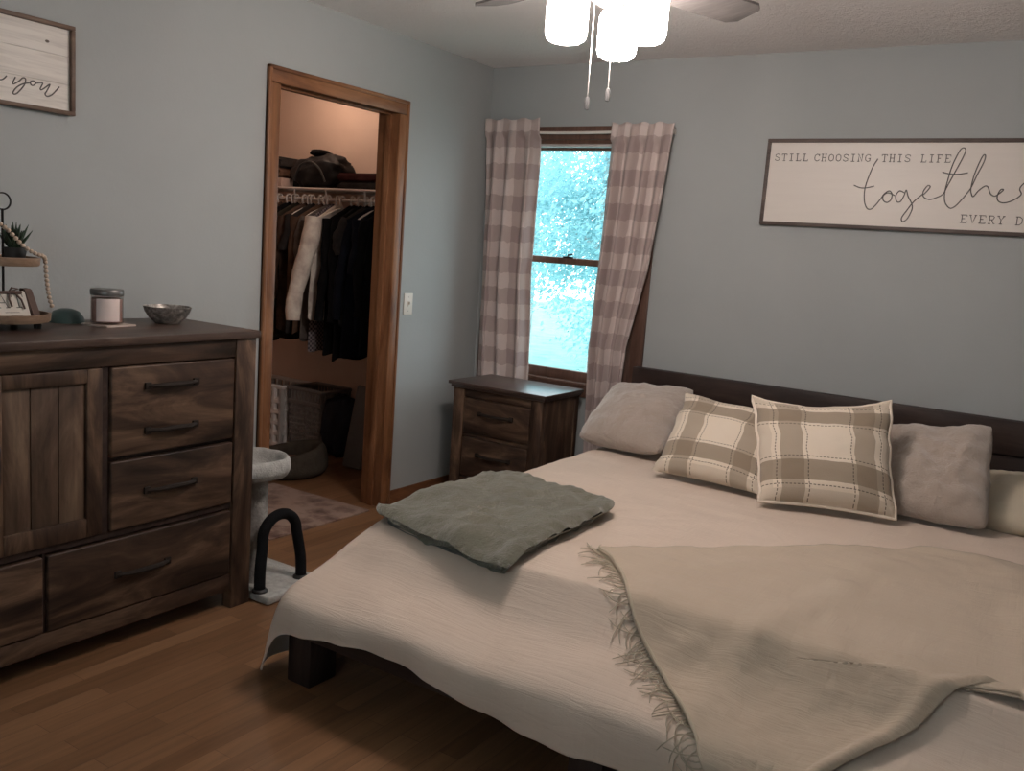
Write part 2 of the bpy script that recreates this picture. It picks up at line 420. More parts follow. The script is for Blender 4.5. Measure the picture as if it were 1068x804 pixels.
# ------------------------------------------------------------------ ceiling fan
FX, FY = 1.70, -1.845
fan = thing('ceiling_fan', (FX, FY, 2.10), 'grey bladed ceiling fan above the bed carrying three lit lamps', 'ceiling fan')
b = MB(); b.lathe([(0, H), (.075, H), (.07, H-.03), (.02, H-.045), (.02, H-.06), (.09, H-.065), (.105, H-.09), (.105, H-.15), (.085, H-.175), (0, H-.178)], FX, FY, 40)
b.build('motor_housing', M['nickel'], fan)
b = MB(); b.lathe([(0, H-.175), (.05, H-.175), (.055, H-.20), (.055, H-.235), (.03, H-.25), (0, H-.252)], FX, FY, 32); b.build('light_kit', M['nickel'], fan)
for k in range(4):
    a = math.radians(67+90*k+(6 if k == 1 else 0)); d = Vector((math.cos(a), math.sin(a), 0)); n_ = Vector((-d.y, d.x, 0))
    def P(u, v, dz=0):
        r = .17+u*.445; wd = .055+.018*math.sin(u*PI*.6)
        rc = wd if u < .93 else wd*math.sqrt(max(0, 1-((u-.93)/.07)**2))*.35+wd*.65
        s_ = (v-.5)*2*rc
        return Vector((FX, FY, 2.262+dz))+d*r+n_*s_+Vector((0, 0, -s_*.22))
    b = MB(); b.grid(lambda u, v: P(u, v, .004), 14, 5, uv=False); b.grid(lambda u, v: P(u, v, -.004), 14, 5, uv=False)
    for v0 in (0, 1): b.grid(lambda u, v: P(u, v0, -.004+.008*v), 14, 2, uv=False)
    for u0 in (0, 1): b.grid(lambda u, v: P(u0, u, -.004+.008*v), 5, 2, uv=False)
    bl = b.build('fan_blade', M['fan_grey'], fan, merge=.0003)
    b = MB(); b.tube([Vector((FX, FY, 2.275))+d*.09, Vector((FX, FY, 2.262))+d*.14, Vector((FX, FY, 2.254))+d*.24], .011, 8)
    b.build('blade_bracket', M['nickel'], bl)
lamps = [(1.615, -1.94), (1.66, -1.69), (1.845, -1.872)]
for (lx, ly) in lamps:
    d = Vector((lx-FX, ly-FY, 0)); dn = d.normalized()
    b = MB(); b.tube([Vector((FX, FY, 2.20))+dn*.04, Vector((FX, FY, 2.225))+dn*.09, Vector((lx, ly, 2.225)), Vector((lx, ly, 2.20))], .008, 8)
    b.lathe([(0, 2.215), (.026, 2.215), (.03, 2.195), (0, 2.193)], lx, ly, 20)
    arm = b.build('lamp_arm', M['nickel'], fan)
    b = MB(); b.lathe([(0, 2.046), (.045, 2.047), (.058, 2.055), (.064, 2.072), (.064, 2.17), (.055, 2.19), (0, 2.195)], lx, ly, 32)
    sh = b.build('lamp_shade', M['shade'], fan)
for (x, y, z0, z1) in ((1.645, -1.83, 1.905, 2.20), (1.70, -1.80, 1.935, 2.18)):
    b = MB(); b.tube([(x, y, z0), (x, y, z1)], .0017, 6); ch = b.build('pull_chain', M['nickel'], fan)
    b = MB(); b.lathe([(0, z0-.042), (.006, z0-.040), (.0085, z0-.02), (.006, z0-.002), (0, z0)], x, y, 14); b.build('chain_fob', plain('grey_fob', (.05, .05, .05), .5), ch)

# closet bulb
cl = thing('closet_light', (-1.1, -.40, H-.09), 'warm bulb in a white porcelain holder on the closet ceiling', 'light')
b = MB(); b.lathe([(0, H), (.055, H), (.05, H-.03), (.022, H-.04), (0, H-.04)], -1.1, -.40, 24); b.build('lamp_holder', M['white_plastic'], cl)
b = MB(); b.lathe([(0, H-.14), (.02, H-.135), (.03, H-.11), (.025, H-.075), (.014, H-.04), (0, H-.04)], -1.1, -.40, 20); b.build('bulb', emit('warm_bulb', (1, .70, .52), 95), cl)

# ------------------------------------------------------------------ dresser
DX = .50; DYR = -2.122; DYL = -3.718; DZT = 1.052
dr = thing('dresser', (.26, -2.92, 0), 'wide dark rustic wooden dresser with centre door against the left wall', 'dresser')
b = MB(); b.box(.012, DX+.012, DYL-.010, DYR+.010, DZT-.027, DZT, bev=.004); b.build('top', M['rustic_top'], dr)
for (y0, y1) in ((DYL, DYL+.022), (DYR-.022, DYR)):
    box(.02, DX-.03, y0, y1, .06, DZT-.027, bev=.002).build('side_panel', M['rustic_z'], dr)
for (y0, y1) in ((DYL, DYL+.090), (DYR-.090, DYR)):
    box(DX-.05, DX, y0, y1, 0, DZT-.027, bev=.004).build('front_post', M['rustic_z'], dr)
    box(.02, .07, y0+(.0 if y0 == DYL else .028), y1-(.028 if y0 == DYL else 0), 0, .07, bev=.003).build('leg', M['rustic_z'], dr)
box(DX-.035, DX-.006, DYL+.090, DYR-.090, .958, DZT-.027, bev=.003).build('top_rail', M['rustic_y'], dr)
box(DX-.035, DX-.006, DYL+.090, DYR-.090, .072, .135, bev=.003).build('bottom_rail', M['rustic_y'], dr)
b = MB(); b.box(DX-.035, DX-.014, DYL+.090, DYR-.090, .392, .412); b.box(DX-.035, DX-.014, -2.735, -2.712, .41, .958)
b.box(DX-.035, DX-.014, -3.128, -3.105, .41, .958); b.box(DX-.035, DX-.014, -2.929, -2.922, .135, .392)
b.box(DX-.045, DX-.03, DYL+.07, DYR-.07, .1, .97)
b.build('inner_frame', M['bed_wood'], dr)
def handle(y, z, parent, w_=.19):
    b = MB(); pts = []
    for i in range(13):
        u = i/12; pts.append((DX+.002+.016*min(1, 5*min(u, 1-u)), y-w_/2+w_*u, z))
    b.tube(pts, .008, 8, rad=[.006+.004*math.sin(PI*i/12) for i in range(13)])
    b.box(DX-.004, DX+.006, y-w_/2-.012, y-w_/2+.012, z-.012, z+.012, bev=.003); b.box(DX-.004, DX+.006, y+w_/2-.012, y+w_/2+.012, z-.012, z+.012, bev=.003)
    b.build('handle', M['handle'], parent)
def drawer(y0, y1, z0, z1, hz):
    g = .004
    d = box(DX-.03, DX-.003, y0+g, y1-g, z0+g, z1-g, bev=.006, seg=3).build('drawer', M['rustic_y'], dr)
    for z in hz: handle((y0+y1)/2-.02, z, d)
for (y0, y1) in ((-2.711, -2.213), (-3.627, -3.129)):
    drawer(y0, y1, .655, .957, (.885, .735)); drawer(y0, y1, .41, .648, (.53,))
for (y0, y1) in ((-2.922, -2.213), (-3.627, -2.929)):
    drawer(y0, y1, .135, .388, (.262,))
# door
b = MB(); y0, y1, z0, z1 = -3.103, -2.737, .414, .955; fw = .052
b.box(DX-.03, DX-.003, y0, y0+fw, z0, z1, bev=.004); b.box(DX-.03, DX-.003, y1-fw, y1, z0, z1, bev=.004)
b.box(DX-.03, DX-.003, y0+fw, y1-fw, z0, z0+fw+.01, bev=.004); b.box(DX-.03, DX-.003, y0+fw, y1-fw, z1-fw+.008, z1, bev=.004)
dd = b.build('door', M['rustic_z'], dr)
b = MB()
for k in range(3):
    a = y0+fw+(y1-y0-2*fw)*k/3; b.box(DX-.028, DX-.014, a+.0015, a+(y1-y0-2*fw)/3-.0015, z0+fw, z1-fw+.01, bev=.002)
b.build('door_panel', wood('door_planks', (.05, .03, .02), (.11, .07, .048), (.22, .15, .10), 'z', .8, .5), dd)
b = MB(); b.tube([(DX+.0, y0+.026, .62), (DX+.022, y0+.026, .65), (DX+.022, y0+.026, .75), (DX+.0, y0+.026, .78)], .007, 8); b.build('handle', M['bed_wood'], dd)

# ------------------------------------------------------------------ nightstand
NX0, NX1, NY0, NY1, NZ = .185, .80, -.50, -.09, .69
ns = thing('nightstand', (.49, -.3, 0), 'dark rustic two drawer nightstand beneath the window beside the bed', 'nightstand')
b = MB(); b.box(NX0, NX1, NY0, NY1, NZ-.018, NZ, bev=.004); b.box(NX0+.012, NX1-.012, NY0+.012, NY1, NZ-.034, NZ-.018, bev=.003); b.build('top', M['rustic_topx'], ns)
for x0, x1 in ((NX0+.025, NX0+.095), (NX1-.095, NX1-.025)):
    box(x0, x1, NY0+.022, NY0+.06, 0, NZ-.034, bev=.004).build('leg', M['rustic_z'], ns)
    xx = (x0, x0+.04) if x0 < .4 else (x1-.04, x1)
    box(xx[0], xx[1], NY1-.04, NY1, 0, NZ-.034, bev=.003).build('leg', M['rustic_z'], ns)
for x0 in (NX0+.028, NX1-.046):
    box(x0, x0+.018, NY0+.06, NY1-.04, .09, NZ-.034, bev=.002).build('side_panel', M['rustic_z'], ns)
b = MB(); b.box(NX0+.095, NX1-.095, NY0+.03, NY0+.05, .61, NZ-.034, bev=.002); b.box(NX0+.095, NX1-.095, NY0+.03, NY0+.05, .09, .17, bev=.002)
b.box(NX0+.095, NX1-.095, NY0+.034, NY0+.055, .395, .415, bev=.002); b.box(NX0+.095, NX1-.095, NY0+.05, NY0+.06, .09, .655)
b.build('frame', M['rustic_x'], ns)
box(NX0+.06, NX1-.06, NY1-.02, NY1-.01, .09, .64).build('back_panel', M['rustic_x'], ns)
for z0, z1 in ((.417, .606), (.178, .393)):
    d = box(NX0+.099, NX1-.099, NY0+.024, NY0+.05, z0, z1, bev=.006, seg=3).build('drawer', M['rustic_x'], ns)
    b = MB(); zc = (z0+z1)/2+.02; pts = [(.39+.2*i/12, NY0+.022-.022*math.sin(PI*i/12), zc) for i in range(13)]
    b.tube(pts, .008, 8); b.box(.378, .402, NY0+.014, NY0+.026, zc-.012, zc+.012, bev=.003); b.box(.578, .602, NY0+.014, NY0+.026, zc-.012, zc+.012, bev=.003)
    b.build('handle', M['handle'], d)

# ------------------------------------------------------------------ bed
BX0, BX1, BY0, BY1 = 1.06, 3.24, -2.485, -.06
bed = thing('bed', (2.15, -1.2, 0), 'king size dark wooden platform bed with a plank headboard under the long sign', 'bed')
HB0, HB1 = 1.07, 3.23
b = MB(); b.box(HB0, HB1, -.085, -.03, .70, .848, bev=.005); hb = b.build('headboard_rail', M['bed_wood'], bed)
b = MB(); b.box(HB0+.01, HB1-.01, -.068, -.035, .12, .697, bev=.004); b.build('headboard_panel', M['bed_wood'], bed)
for x in (HB0+.002, HB1-.06):
    box(x, x+.058, -.08, -.03, 0, .70, bev=.003).build('headboard_post', M['bed_wood_z'], bed)
b = MB(); b.box(BX0, BX1, BY0, BY0+.03, .17, .285, bev=.005); b.build('foot_rail', M['bed_wood'], bed)
for x in (BX0, BX1-.03):
    box(x, x+.03, BY0+.03, -.085, .17, .285, bev=.005).build('side_rail', M['bed_wood'], bed)
b = MB(); b.box(BX0+.03, BX1-.03, BY0+.03, -.085, .262, .285); b.build('platform', M['bed_wood'], bed)
for x in (BX0+.012, 2.1, BX1-.112):
    for y in (BY0+.02, -1.3):
        box(x, x+.10, y, y+.12, 0, .17, bev=.006).build('leg', M['bed_wood_z'], bed)
mt = box(1.17, 3.13, -2.19, -.10, .29, .486, bev=.04, seg=4)
tag(mt.build('mattress', plain('white_ticking', (.6, .58, .55), .9), None, loc=(2.15, -1.15, .29)), 'thick mattress wholly under the cream coverlet on the platform bed', 'mattress')

# quilt ------------------------------------------------------------
# station = spine, P0 edge, P1 mid, P2 ledge, P3 hem
def st(sx, sy, p0, p1, p2, p3): return [Vector((2.15, max(sy, -1.2), .5)), Vector(p0), Vector(p1), Vector(p2), Vector(p3)]
ST = []
for y in (-.13, -.5, -1.0, -1.5):
    ST.append(st(1.5, y, (1.15, y, .498), (1.10, y, .42), (1.045, y, .30), (1.03+.01*math.sin(y*9), y, .13+.01*math.sin(y*7))))
ST += [st(1.5, -1.75, (1.15, -1.85, .498), (1.10, -1.86, .42), (1.042, -1.90, .30), (1.02, -1.94, .12)),
       st(1.5, -1.8, (1.16, -2.08, .498), (1.10, -2.14, .42), (1.035, -2.22, .295), (.985, -2.25, .05)),
       st(1.5, -1.8, (1.175, -2.15, .498), (1.115, -2.27, .41), (1.045, -2.40, .29), (.96, -2.44, .03)),
       st(1.5, -1.8, (1.19, -2.18, .498), (1.14, -2.30, .39), (1.065, -2.48, .298), (.995, -2.50, .022)),
       st(1.5, -1.8, (1.22, -2.19, .498), (1.18, -2.31, .385), (1.11, -2.505, .298), (1.075, -2.52, .165)),
       st(1.5, -1.8, (1.27, -2.195, .498), (1.24, -2.315, .378), (1.21, -2.505, .30), (1.19, -2.53, .20)),
       st(1.5, -1.8, (1.36, -2.20, .498), (1.35, -2.315, .378), (1.345, -2.50, .30), (1.345, -2.52, .225)),
       st(1.6, -1.8, (1.52, -2.20, .498), (1.52, -2.315, .378), (1.52, -2.50, .305), (1.52, -2.515, .225)),
       st(1.8, -1.8, (1.78, -2.20, .498), (1.78, -2.315, .378), (1.78, -2.50, .305), (1.78, -2.515, .20)),
       st(2.15, -1.8, (2.15, -2.20, .498), (2.15, -2.315, .378), (2.15, -2.50, .305), (2.15, -2.515, .165))]
mir = []
for s_ in ST[:-1][::-1]:
    mir.append([Vector((4.30-p.x, p.y, p.z if p.z > .2 else max(p.z, .14))) for p in s_])
ST += mir
NS = len(ST)-1
def wob(p, k=1.0):
    fade = 1.0
    dz = .006*fbm(p.x, p.y, 0, 2.3)+.0035*fbm(p.x+5, p.y, 0, 7)
    return Vector((p.x, p.y, p.z+dz*k))
def quilt_pt(u, v):
    x = u*NS; i = min(int(x), NS-1); f = x-i
    s0 = ST[i][0].lerp(ST[i+1][0], f)
    col = [catmull([ST[max(i-1, 0)][k], ST[i][k], ST[i+1][k], ST[min(i+2, NS)][k]], (1+f)/3) for k in range(5)]
    if v < .4:
        t = v/.4; p = s0.lerp(col[1], t)
    else:
        t = (v-.4)/.6; p = catmull([col[1], col[2], col[3], col[4]], t)
        # soften mattress edge
    q = wob(p)
    if v > .35:
        k = min(1, (v-.35)/.2); q.z += .007*k*math.sin(p.x*9+math.sin(p.y*5)*2)*(1 if p.y < -2.1 else 0)
    if v > .82:   # hem ripples
        k = (v-.82)/.18; d = Vector((0, -1, 0)) if p.y < -2.45 else Vector((-1 if p.x < 2 else 1, 0, 0))
        q += d*(.006*k*math.sin(p.x*17+p.y*11)+.004*k*math.sin(p.x*41+p.y*29))
    # round the mattress edge
    e = math.exp(-((v-.4)/.015)**2); q.z -= .005*e
    return q
b = MB(); b.grid(quilt_pt, 421, 80, uv=False)
q = b.build('coverlet', [M['quilt'], M['backing']], None, loc=(2.15, -1.2, .5), angle=80, merge=.0002)
tag(q, 'cream crinkled gauze coverlet draped over the mattress and bed foot', 'coverlet')
from mathutils.bvhtree import BVHTree
_me = q.data; _o = q.location
BV = BVHTree.FromPolygons([v.co+_o for v in _me.vertices], [tuple(p.vertices) for p in _me.polygons])
def on_quilt(p, lift):
    d = Vector((0, 0, 1)) if p.y > -2.17 else (Vector((0, -.5, .866)) if p.y > -2.50 else Vector((0, -1, .12)).normalized())
    hit = BV.ray_cast(p+d*.15, -d, .4)
    h = hit[0] if hit[0] is not None else p
    return h+d*lift
so = q.modifiers.new('thick', 'SOLIDIFY'); so.thickness = .004; so.offset = -1; so.material_offset = 1

def surf(x, v):      # coverlet surface, v = unrolled y
    if v > -2.17: return Vector((x, v, .5))
    s_ = -2.17-v
    if s_ < .36:
        t = s_/.36; return Vector((x, -2.17-.335*t, .5-.195*t-.012*math.sin(PI*t)+.01*math.exp(-((t-.0)/.2)**2)*0))
    return Vector((x, -2.512-.01, .305-(s_-.36)))

# throw -----------------------------------------------------------
LE = [(1.885, -1.96), (1.98, -2.04), (2.16, -2.26), (2.30, -2.38), (2.43, -2.50), (2.55, -2.66)]     # fringed left edge
RE = [(2.76, -1.10), (3.02, -1.12), (3.12, -1.5), (3.16, -2.12), (3.05, -2.13), (2.94, -2.20), (2.87, -2.31), (2.74, -2.47), (2.66, -2.62)]
def edge(L_, t):
    p = catmull([(a, c, 0) for a, c in L_], t); return p.x, p.y
def throw_pt(u, v):
    lx, ly = edge(LE, v); rx, ry = edge(RE, v)
    x = lx+(rx-lx)*u; y = ly+(ry-ly)*u
    if v < .25: y += .03*math.sin(PI*u)*(1-v*4)
    p = surf(x, y)
    lift = .010+.006*abs(fbm(x, y, 3, 3.0))+.006*fbm(x, y, 8, 9)
    lift += .012*math.exp(-((u-.93)/.06)**2)
    lift += .012*math.exp(-((x-.25*y-3.02)/.05)**2)*(1 if y < -1.7 else 0)
    return on_quilt(p, lift)
b = MB(); b.grid(throw_pt, 90, 90, uv=False)
tb = thing('throw_blanket', (2.7, -1.9, .51), 'tan gauze throw with a fringed edge spread over the right foot of the bed', 'throw blanket')
to = b.build('throw_cloth', M['throw'], tb, angle=80)
so = to.modifiers.new('thick', 'SOLIDIFY'); so.thickness = .007; so.offset = 1
b = MB()
for k in range(110):
    t = ((k+.5)/110)**1.25; p0 = throw_pt(0, t)
    lx, ly = edge(LE, t)
    ln = .05+.05*R_.random(); a = PI+.55+R_.uniform(-.45, .45)
    if t < .14: a = PI-1.2+R_.uniform(-1.3, 1.3)
    pts = []; kk = R_.uniform(-1.0, 1.0)
    for j in range(6):
        f = j/5; cx = lx+math.cos(a+f*kk)*ln*f; cy = ly+math.sin(a+f*kk)*ln*f
        pts.append(on_quilt(surf(cx, cy), .004+.004*math.sin(f*PI)))
    b.tube([p0+Vector((0, 0, .004))]+pts, .0022, 5, rad=[.0025, .0022, .002, .0018, .0016, .0014, .001])
fr = b.build('fringe', M['fringe'], tb); fr['kind'] = 'stuff'
b = MB(); b.tube([throw_pt(0.004, i/40)+Vector((0, 0, .006)) for i in range(41)], .005, 8); b.build('knotted_border', M['fringe'], tb)

# green folded blanket ---------------------------------------------
def slab(b, cs, z0, th, seed, droop=True):
    cs = [Vector(c) for c in cs]      # (x,y): near-left, near-right, far-right, far-left
    def mid(u, v): 
        p = (cs[0]*(1-u)+cs[1]*u)*(1-v)+(cs[3]*(1-u)+cs[2]*u)*v
        return p
    NU, NV = 56, 46
    def P(u, v, side):
        p = mid(u, v)
        # ragged edges
        ed = min(u, 1-u, v, 1-v)
        k = 1-math.exp(-ed*30)
        kc = (abs(2*u-1)*abs(2*v-1))**7*.05; ctr = (cs[0]+cs[2])/2; p = p+(ctr-p)*kc
        x = p.x+.010*fbm(u*2, v*2, seed, 1.2)+.003*fbm(u, v, seed+2, 7); y = p.y+.010*fbm(u*2, v*2, seed+9, 2)
        r = th/2
        zz = z0+r+(r*side)*math.sqrt(max(0, 1-(1-k)**2))
        zz += (.024*fbm(x, y, seed, 5)+.012*fbm(x, y, seed, 12)+.018*abs(math.sin((x*.6+y)*17+2*fbm(x, y, seed, 3)))*fbm(x, y, seed+3, 2.2))*(1 if side > 0 else .0)+.003*fbm(x, y, seed+7, 5)
        if y < -2.17: zz -= min(.06, (-2.17-y)*.42)
        if droop and x < 1.20: zz -= (1.20-x)**1.5*1.1
        return Vector((x, y, zz))
    b.grid(lambda u, v: P(u, v, 1), NU, NV, uv=False); b.grid(lambda u, v: P(u, v, -1), NU, NV, uv=False)
b = MB()
slab(b, [(1.215, -2.21), (1.75, -2.275), (1.715, -1.53), (1.165, -1.42)], .505, .026, 1)
slab(b, [(1.145, -2.19), (1.76, -2.285), (1.75, -1.52), (1.125, -1.40)], .523, .028, 11)
g = b.build('folded_blanket', M['green'], None, loc=(1.45, -1.85, .51), angle=80, merge=.0004)
tag(g, 'sage green fleece blanket folded flat on the foot of the bed', 'blanket')

# pillows -----------------------------------------------------------
def pillow(name, bl, br, tr, tl, th, mat, label, seed, piping=False, bow=.06, sag=.0, group=None, cat='pillow', lump=.012, rc=.0):
    bl, br, tr, tl = map(Vector, (bl, br, tr, tl))
    nrm = (br-bl).cross(tl-bl).normalized()
    if nrm.y > 0: nrm = -nrm
    def P(u, v, side, ex_=0):
        uu = .5+(u-.5)*(1-bow*(1-(2*v-1)**2)); vv = .5+(v-.5)*(1-bow*(1-(2*u-1)**2))
        if vv > .5: vv -= sag*(1-(2*u-1)**2)*(v-.5)*2
        if rc:
            kc = (abs(2*u-1)*abs(2*v-1))**5*rc; uu = .5+(uu-.5)*(1-kc); vv = .5+(vv-.5)*(1-kc)
        p = (bl*(1-uu)+br*uu)*(1-vv)+(tl*(1-uu)+tr*uu)*vv
        a = max(0, 1-abs(2*u-1)**2.6); c_ = max(0, 1-abs(2*v-1)**2.6)
        h = th/2*(a*c_)**.55
        w_ = (a*c_)**.5
        h += lump*w_*fbm(u*3, v*3, seed, 1.0)+lump*.5*w_*fbm(u*8, v*8, seed, 1.0)
        h *= 1.1-.25*(v-.3)
        return p+nrm*(h*side)+(tr-tl).normalized()*(.01*fbm(v*4, 0, seed))+Vector((0, 0, .008*fbm(u*4, 0, seed+4)))*v
    root = thing(name, ((bl+br)/2), label, cat, group)
    b = MB(); b.grid(lambda u, v: P(u, v, 1), 44, 44)
    b.grid(lambda u, v: P(u, v, -1), 44, 44)
    b.build('cover', mat, root, angle=80, merge=.0003)
    if piping:
        pts = []
        for s_, n in ((0, 20), (1, 20), (2, 20), (3, 20)):
            for i in range(n):
                t = i/n; u, v = ((t, 0), (1, t), (1-t, 1), (0, 1-t))[s_]; pts.append(P(u, v, 0))
        b = MB(); b.tube(pts, .0065, 8, closed=True); b.build('piping', M['piping'], root)
    return root
pillow('bed_pillow', (1.05, -.62, .53), (1.52, -.66, .54), (1.49, -.20, .805), (1.05, -.22, .775), .17, M['faux_fur'], 'plain beige fleece pillow at the left end of the headboard nearest the window', 1, bow=.03, sag=.02, rc=.09, group='pillows along the headboard')
pillow('throw_pillow', (1.585, -.90, .525), (2.07, -.93, .525), (2.05, -.57, .80), (1.575, -.58, .835), .13, M['plaid'], 'taupe and cream plaid square pillow leaning beside the left plain pillow', 2, False, lump=.006, group='pillows along the headboard')
pillow('throw_pillow', (2.09, -1.03, .525), (2.56, -.87, .525), (2.46, -.70, .94), (1.93, -.745, .885), .15, M['plaid'], 'larger plaid square pillow with cream piping standing upright in the middle front', 3, True, lump=.007, bow=.055, sag=.07, group='pillows along the headboard')
pillow('bed_pillow', (2.46, -.78, .525), (2.86, -.775, .52), (2.81, -.49, .885), (2.36, -.46, .81), .15, M['faux_fur'], 'plain beige fleece pillow standing at the right, behind the larger plaid pillow', 5, bow=.03, sag=.03, rc=.07, group='pillows along the headboard', lump=.02)
pillow('sleeping_pillow', (2.72, -.66, .525), (3.22, -.66, .525), (3.2, -.13, .63), (2.72, -.13, .63), .16, M['sleep_pillow'], 'cream sleeping pillow lying flat at the right end of the headboard', 8, rc=.1, group='pillows along the headboard', lump=.015)

# ------------------------------------------------------------------ curtains
rod = thing('curtain_rod', (.6, -.07, 2.06), 'thin white sagging curtain rod across the top of the window', 'curtain rod')
b = MB(); b.tube([(x, -.055-.0*x, 2.062-.012*math.sin(PI*(x-.02)/1.16)) for x in [.02+1.14*i/24 for i in range(25)]], .0075, 10); b.build('pole', M['white_plastic'], rod)
for x in (.035, 1.145):
    box(x-.01, x+.01, -.062, -.0, 2.045, 2.075, bev=.002).build('bracket', M['white_plastic'], rod)
def curtain(label, left, right, folds, seed, amp=.030):
    # left/right: list of (z, x) edges from top to bottom
    def lerp(L_, z):
        for (z0, a), (z1, c_) in zip(L_, L_[1:]):
            if z <= z0 and z >= z1:
                f = (z0-z)/(z0-z1); f = f; return a+(c_-a)*f
        return L_[-1][1]
    zt, zb = left[0][0], left[-1][0]
    def P(u, v):
        z = zt+(zb-zt)*v
        x0, x1 = lerp(left, z), lerp(right, z)
        w_ = u+.018*math.sin(u*PI*2*folds*.5+seed)+.012*math.sin(v*3+u*7)
        w_ = min(1, max(0, w_)) if 0 < u < 1 else u
        ph = u*2*PI*folds+seed+.7*math.sin(v*2.4+seed)+.4*fbm(u*2, v*1.5, seed)
        x = x0+(x1-x0)*w_
        am = amp*(.55+.45*min(1, v*3))*(1+.3*fbm(u*3, v*2, seed+3))
        if v < .045: am *= .6
        y = -.062+am*.75*math.sin(ph)+.006*fbm(u*6, v*5, seed)
        y = min(y, -.0235)
        if v < .055: y = min(y, -.066)
        return Vector((x, y, z+.006*math.sin(ph*1.0)*(1 if v < .02 else 0)))
    b = MB(); b.grid(P, 150, 90)
    o = b.build('curtain', M['curtain'], None, loc=((left[0][1]+right[0][1])/2, -.06, zt), angle=80)
    so = o.modifiers.new('t', 'SOLIDIFY'); so.thickness = .0015
    tag(o, label, 'curtain', 'checked curtains at the window'); return o
curtain('left buffalo check taupe curtain hanging behind the nightstand', [(2.125, .012), (1.4, .035), (.30, .06)], [(2.125, .375), (1.95, .38), (1.3, .375), (.75, .40), (.30, .41)], 3.1, .4, .044)
curtain('right buffalo check taupe curtain hanging between window glass and headboard', [(2.095, .82), (1.6, .80), (1.25, .785), (.9, .775), (.30, .80)], [(2.11, 1.17), (1.7, 1.135), (1.35, 1.10), (.95, 1.02), (.30, .99)], 3.7, 1.3, .044)

# ------------------------------------------------------------------ signs
def strokes(b, paths, conv, r, n=None):
    for p in paths:
        pts = smooth_path([(a, c_, 0) for a, c_ in p], max(4, len(p)*5)) if n is None else [Vector((a, c_, 0)) for a, c_ in p]
        b.tube([conv(q.x, q.y) for q in pts], r, 6)
sg = thing('wall_sign', (2.32, -.0, 1.62), 'long white framed lettered wall sign above the headboard', 'sign')
SX0, SX1, SZ0, SZ1 = 1.64, 3.0, 1.617, 2.020
def signboard(name):
    m = Mat(name).set(.42, 0, .5); f = m.noise(m.coords((3, 3, 40)), 1, 4, .6, .5)
    m.color(m.ramp(f, [(.2, (.66, .61, .56)), (.8, (.70, .65, .60))])); m.bump(f, .04, .001); return m.m
b = box(SX0+.008, SX1-.008, -.016, -.001, SZ0+.008, SZ1-.008); b.build('board', signboard('cream_board'), sg, smooth=False)
fwm = wood('grey_brown_frame', (.055, .04, .036), (.10, .075, .066), (.15, .115, .10), 'x', .8, .55)
b = MB(); fw = .017
b.box(SX0, SX1, -.024, -.001, SZ1-fw, SZ1, bev=.002); b.box(SX0, SX1, -.024, -.001, SZ0, SZ0+fw, bev=.002)
b.box(SX0, SX0+fw, -.024, -.001, SZ0+fw, SZ1-fw, bev=.002); b.box(SX1-fw, SX1, -.024, -.001, SZ0+fw, SZ1-fw, bev=.002)
b.build('frame', fwm, sg)
SCRIPT = [[(2.1494,1.9315),(2.1323,1.8953),(2.1208,1.8561),(2.112,1.8168),(2.1097,1.7775),(2.1166,1.7355),(2.1307,1.7106),(2.1474,1.7084),(2.1642,1.7259),(2.1847,1.7573)],[(2.0601,1.8128),(2.0891,1.8022),(2.1165,1.8029),(2.1482,1.8109)],[(2.1846,1.7575),(2.196,1.7782),(2.2148,1.7914),(2.2286,1.7791),(2.2277,1.7537),(2.213,1.7405),(2.1956,1.7485),(2.193,1.7696),(2.2118,1.7829),(2.2418,1.7711)],[(2.2803,1.7848),(2.2592,1.7926),(2.2458,1.7712),(2.253,1.7461),(2.2691,1.7466),(2.2814,1.7764),(2.2867,1.7975),(2.2984,1.7686),(2.3161,1.7398),(2.3212,1.7149),(2.3067,1.6723),(2.2883,1.6588),(2.2822,1.6754),(2.2984,1.7056),(2.3215,1.7442),(2.3493,1.7743),(2.36,1.7829)],[(2.3598,1.779),(2.3736,1.7964),(2.3832,1.8136),(2.3719,1.8179),(2.358,1.7932),(2.3609,1.7705),(2.3865,1.7588),(2.4146,1.7682),(2.4389,1.7841),(2.4506,1.8153),(2.4738,1.8771),(2.4967,1.9382),(2.5041,1.9712),(2.4936,1.9806),(2.4802,1.9656),(2.4598,1.9046),(2.4484,1.832),(2.4448,1.7871),(2.4515,1.748),(2.4729,1.7251),(2.4927,1.7326),(2.5149,1.7613),(2.5361,1.7952),(2.5481,1.8204),(2.5622,1.8675),(2.5804,1.9198),(2.5838,1.9471),(2.5754,1.9497),(2.5632,1.9169),(2.5502,1.8618),(2.5456,1.8121),(2.5496,1.7901),(2.559,1.7765),(2.576,1.8018),(2.5986,1.8217),(2.6118,1.8165),(2.6226,1.7921),(2.6365,1.7816),(2.6485,1.7847),(2.6703,1.8071),(2.6602,1.8085),(2.651,1.7848),(2.6554,1.763),(2.6774,1.7539),(2.7104,1.7648),(2.7386,1.79),(2.7308,1.8114),(2.7359,1.8277),(2.7489,1.8387),(2.7603,1.8256),(2.7588,1.8014),(2.7706,1.7856),(2.7882,1.7968)],[(2.4241,1.8774),(2.4485,1.8711),(2.4852,1.8689),(2.5254,1.8763)]]
ink = plain('grey_ink', (.10, .09, .085), .6, var=.1)
b = MB(); strokes(b, SCRIPT, lambda x, z: Vector((x, -.0165, z)), .0024); b.build('script_lettering', ink, sg)
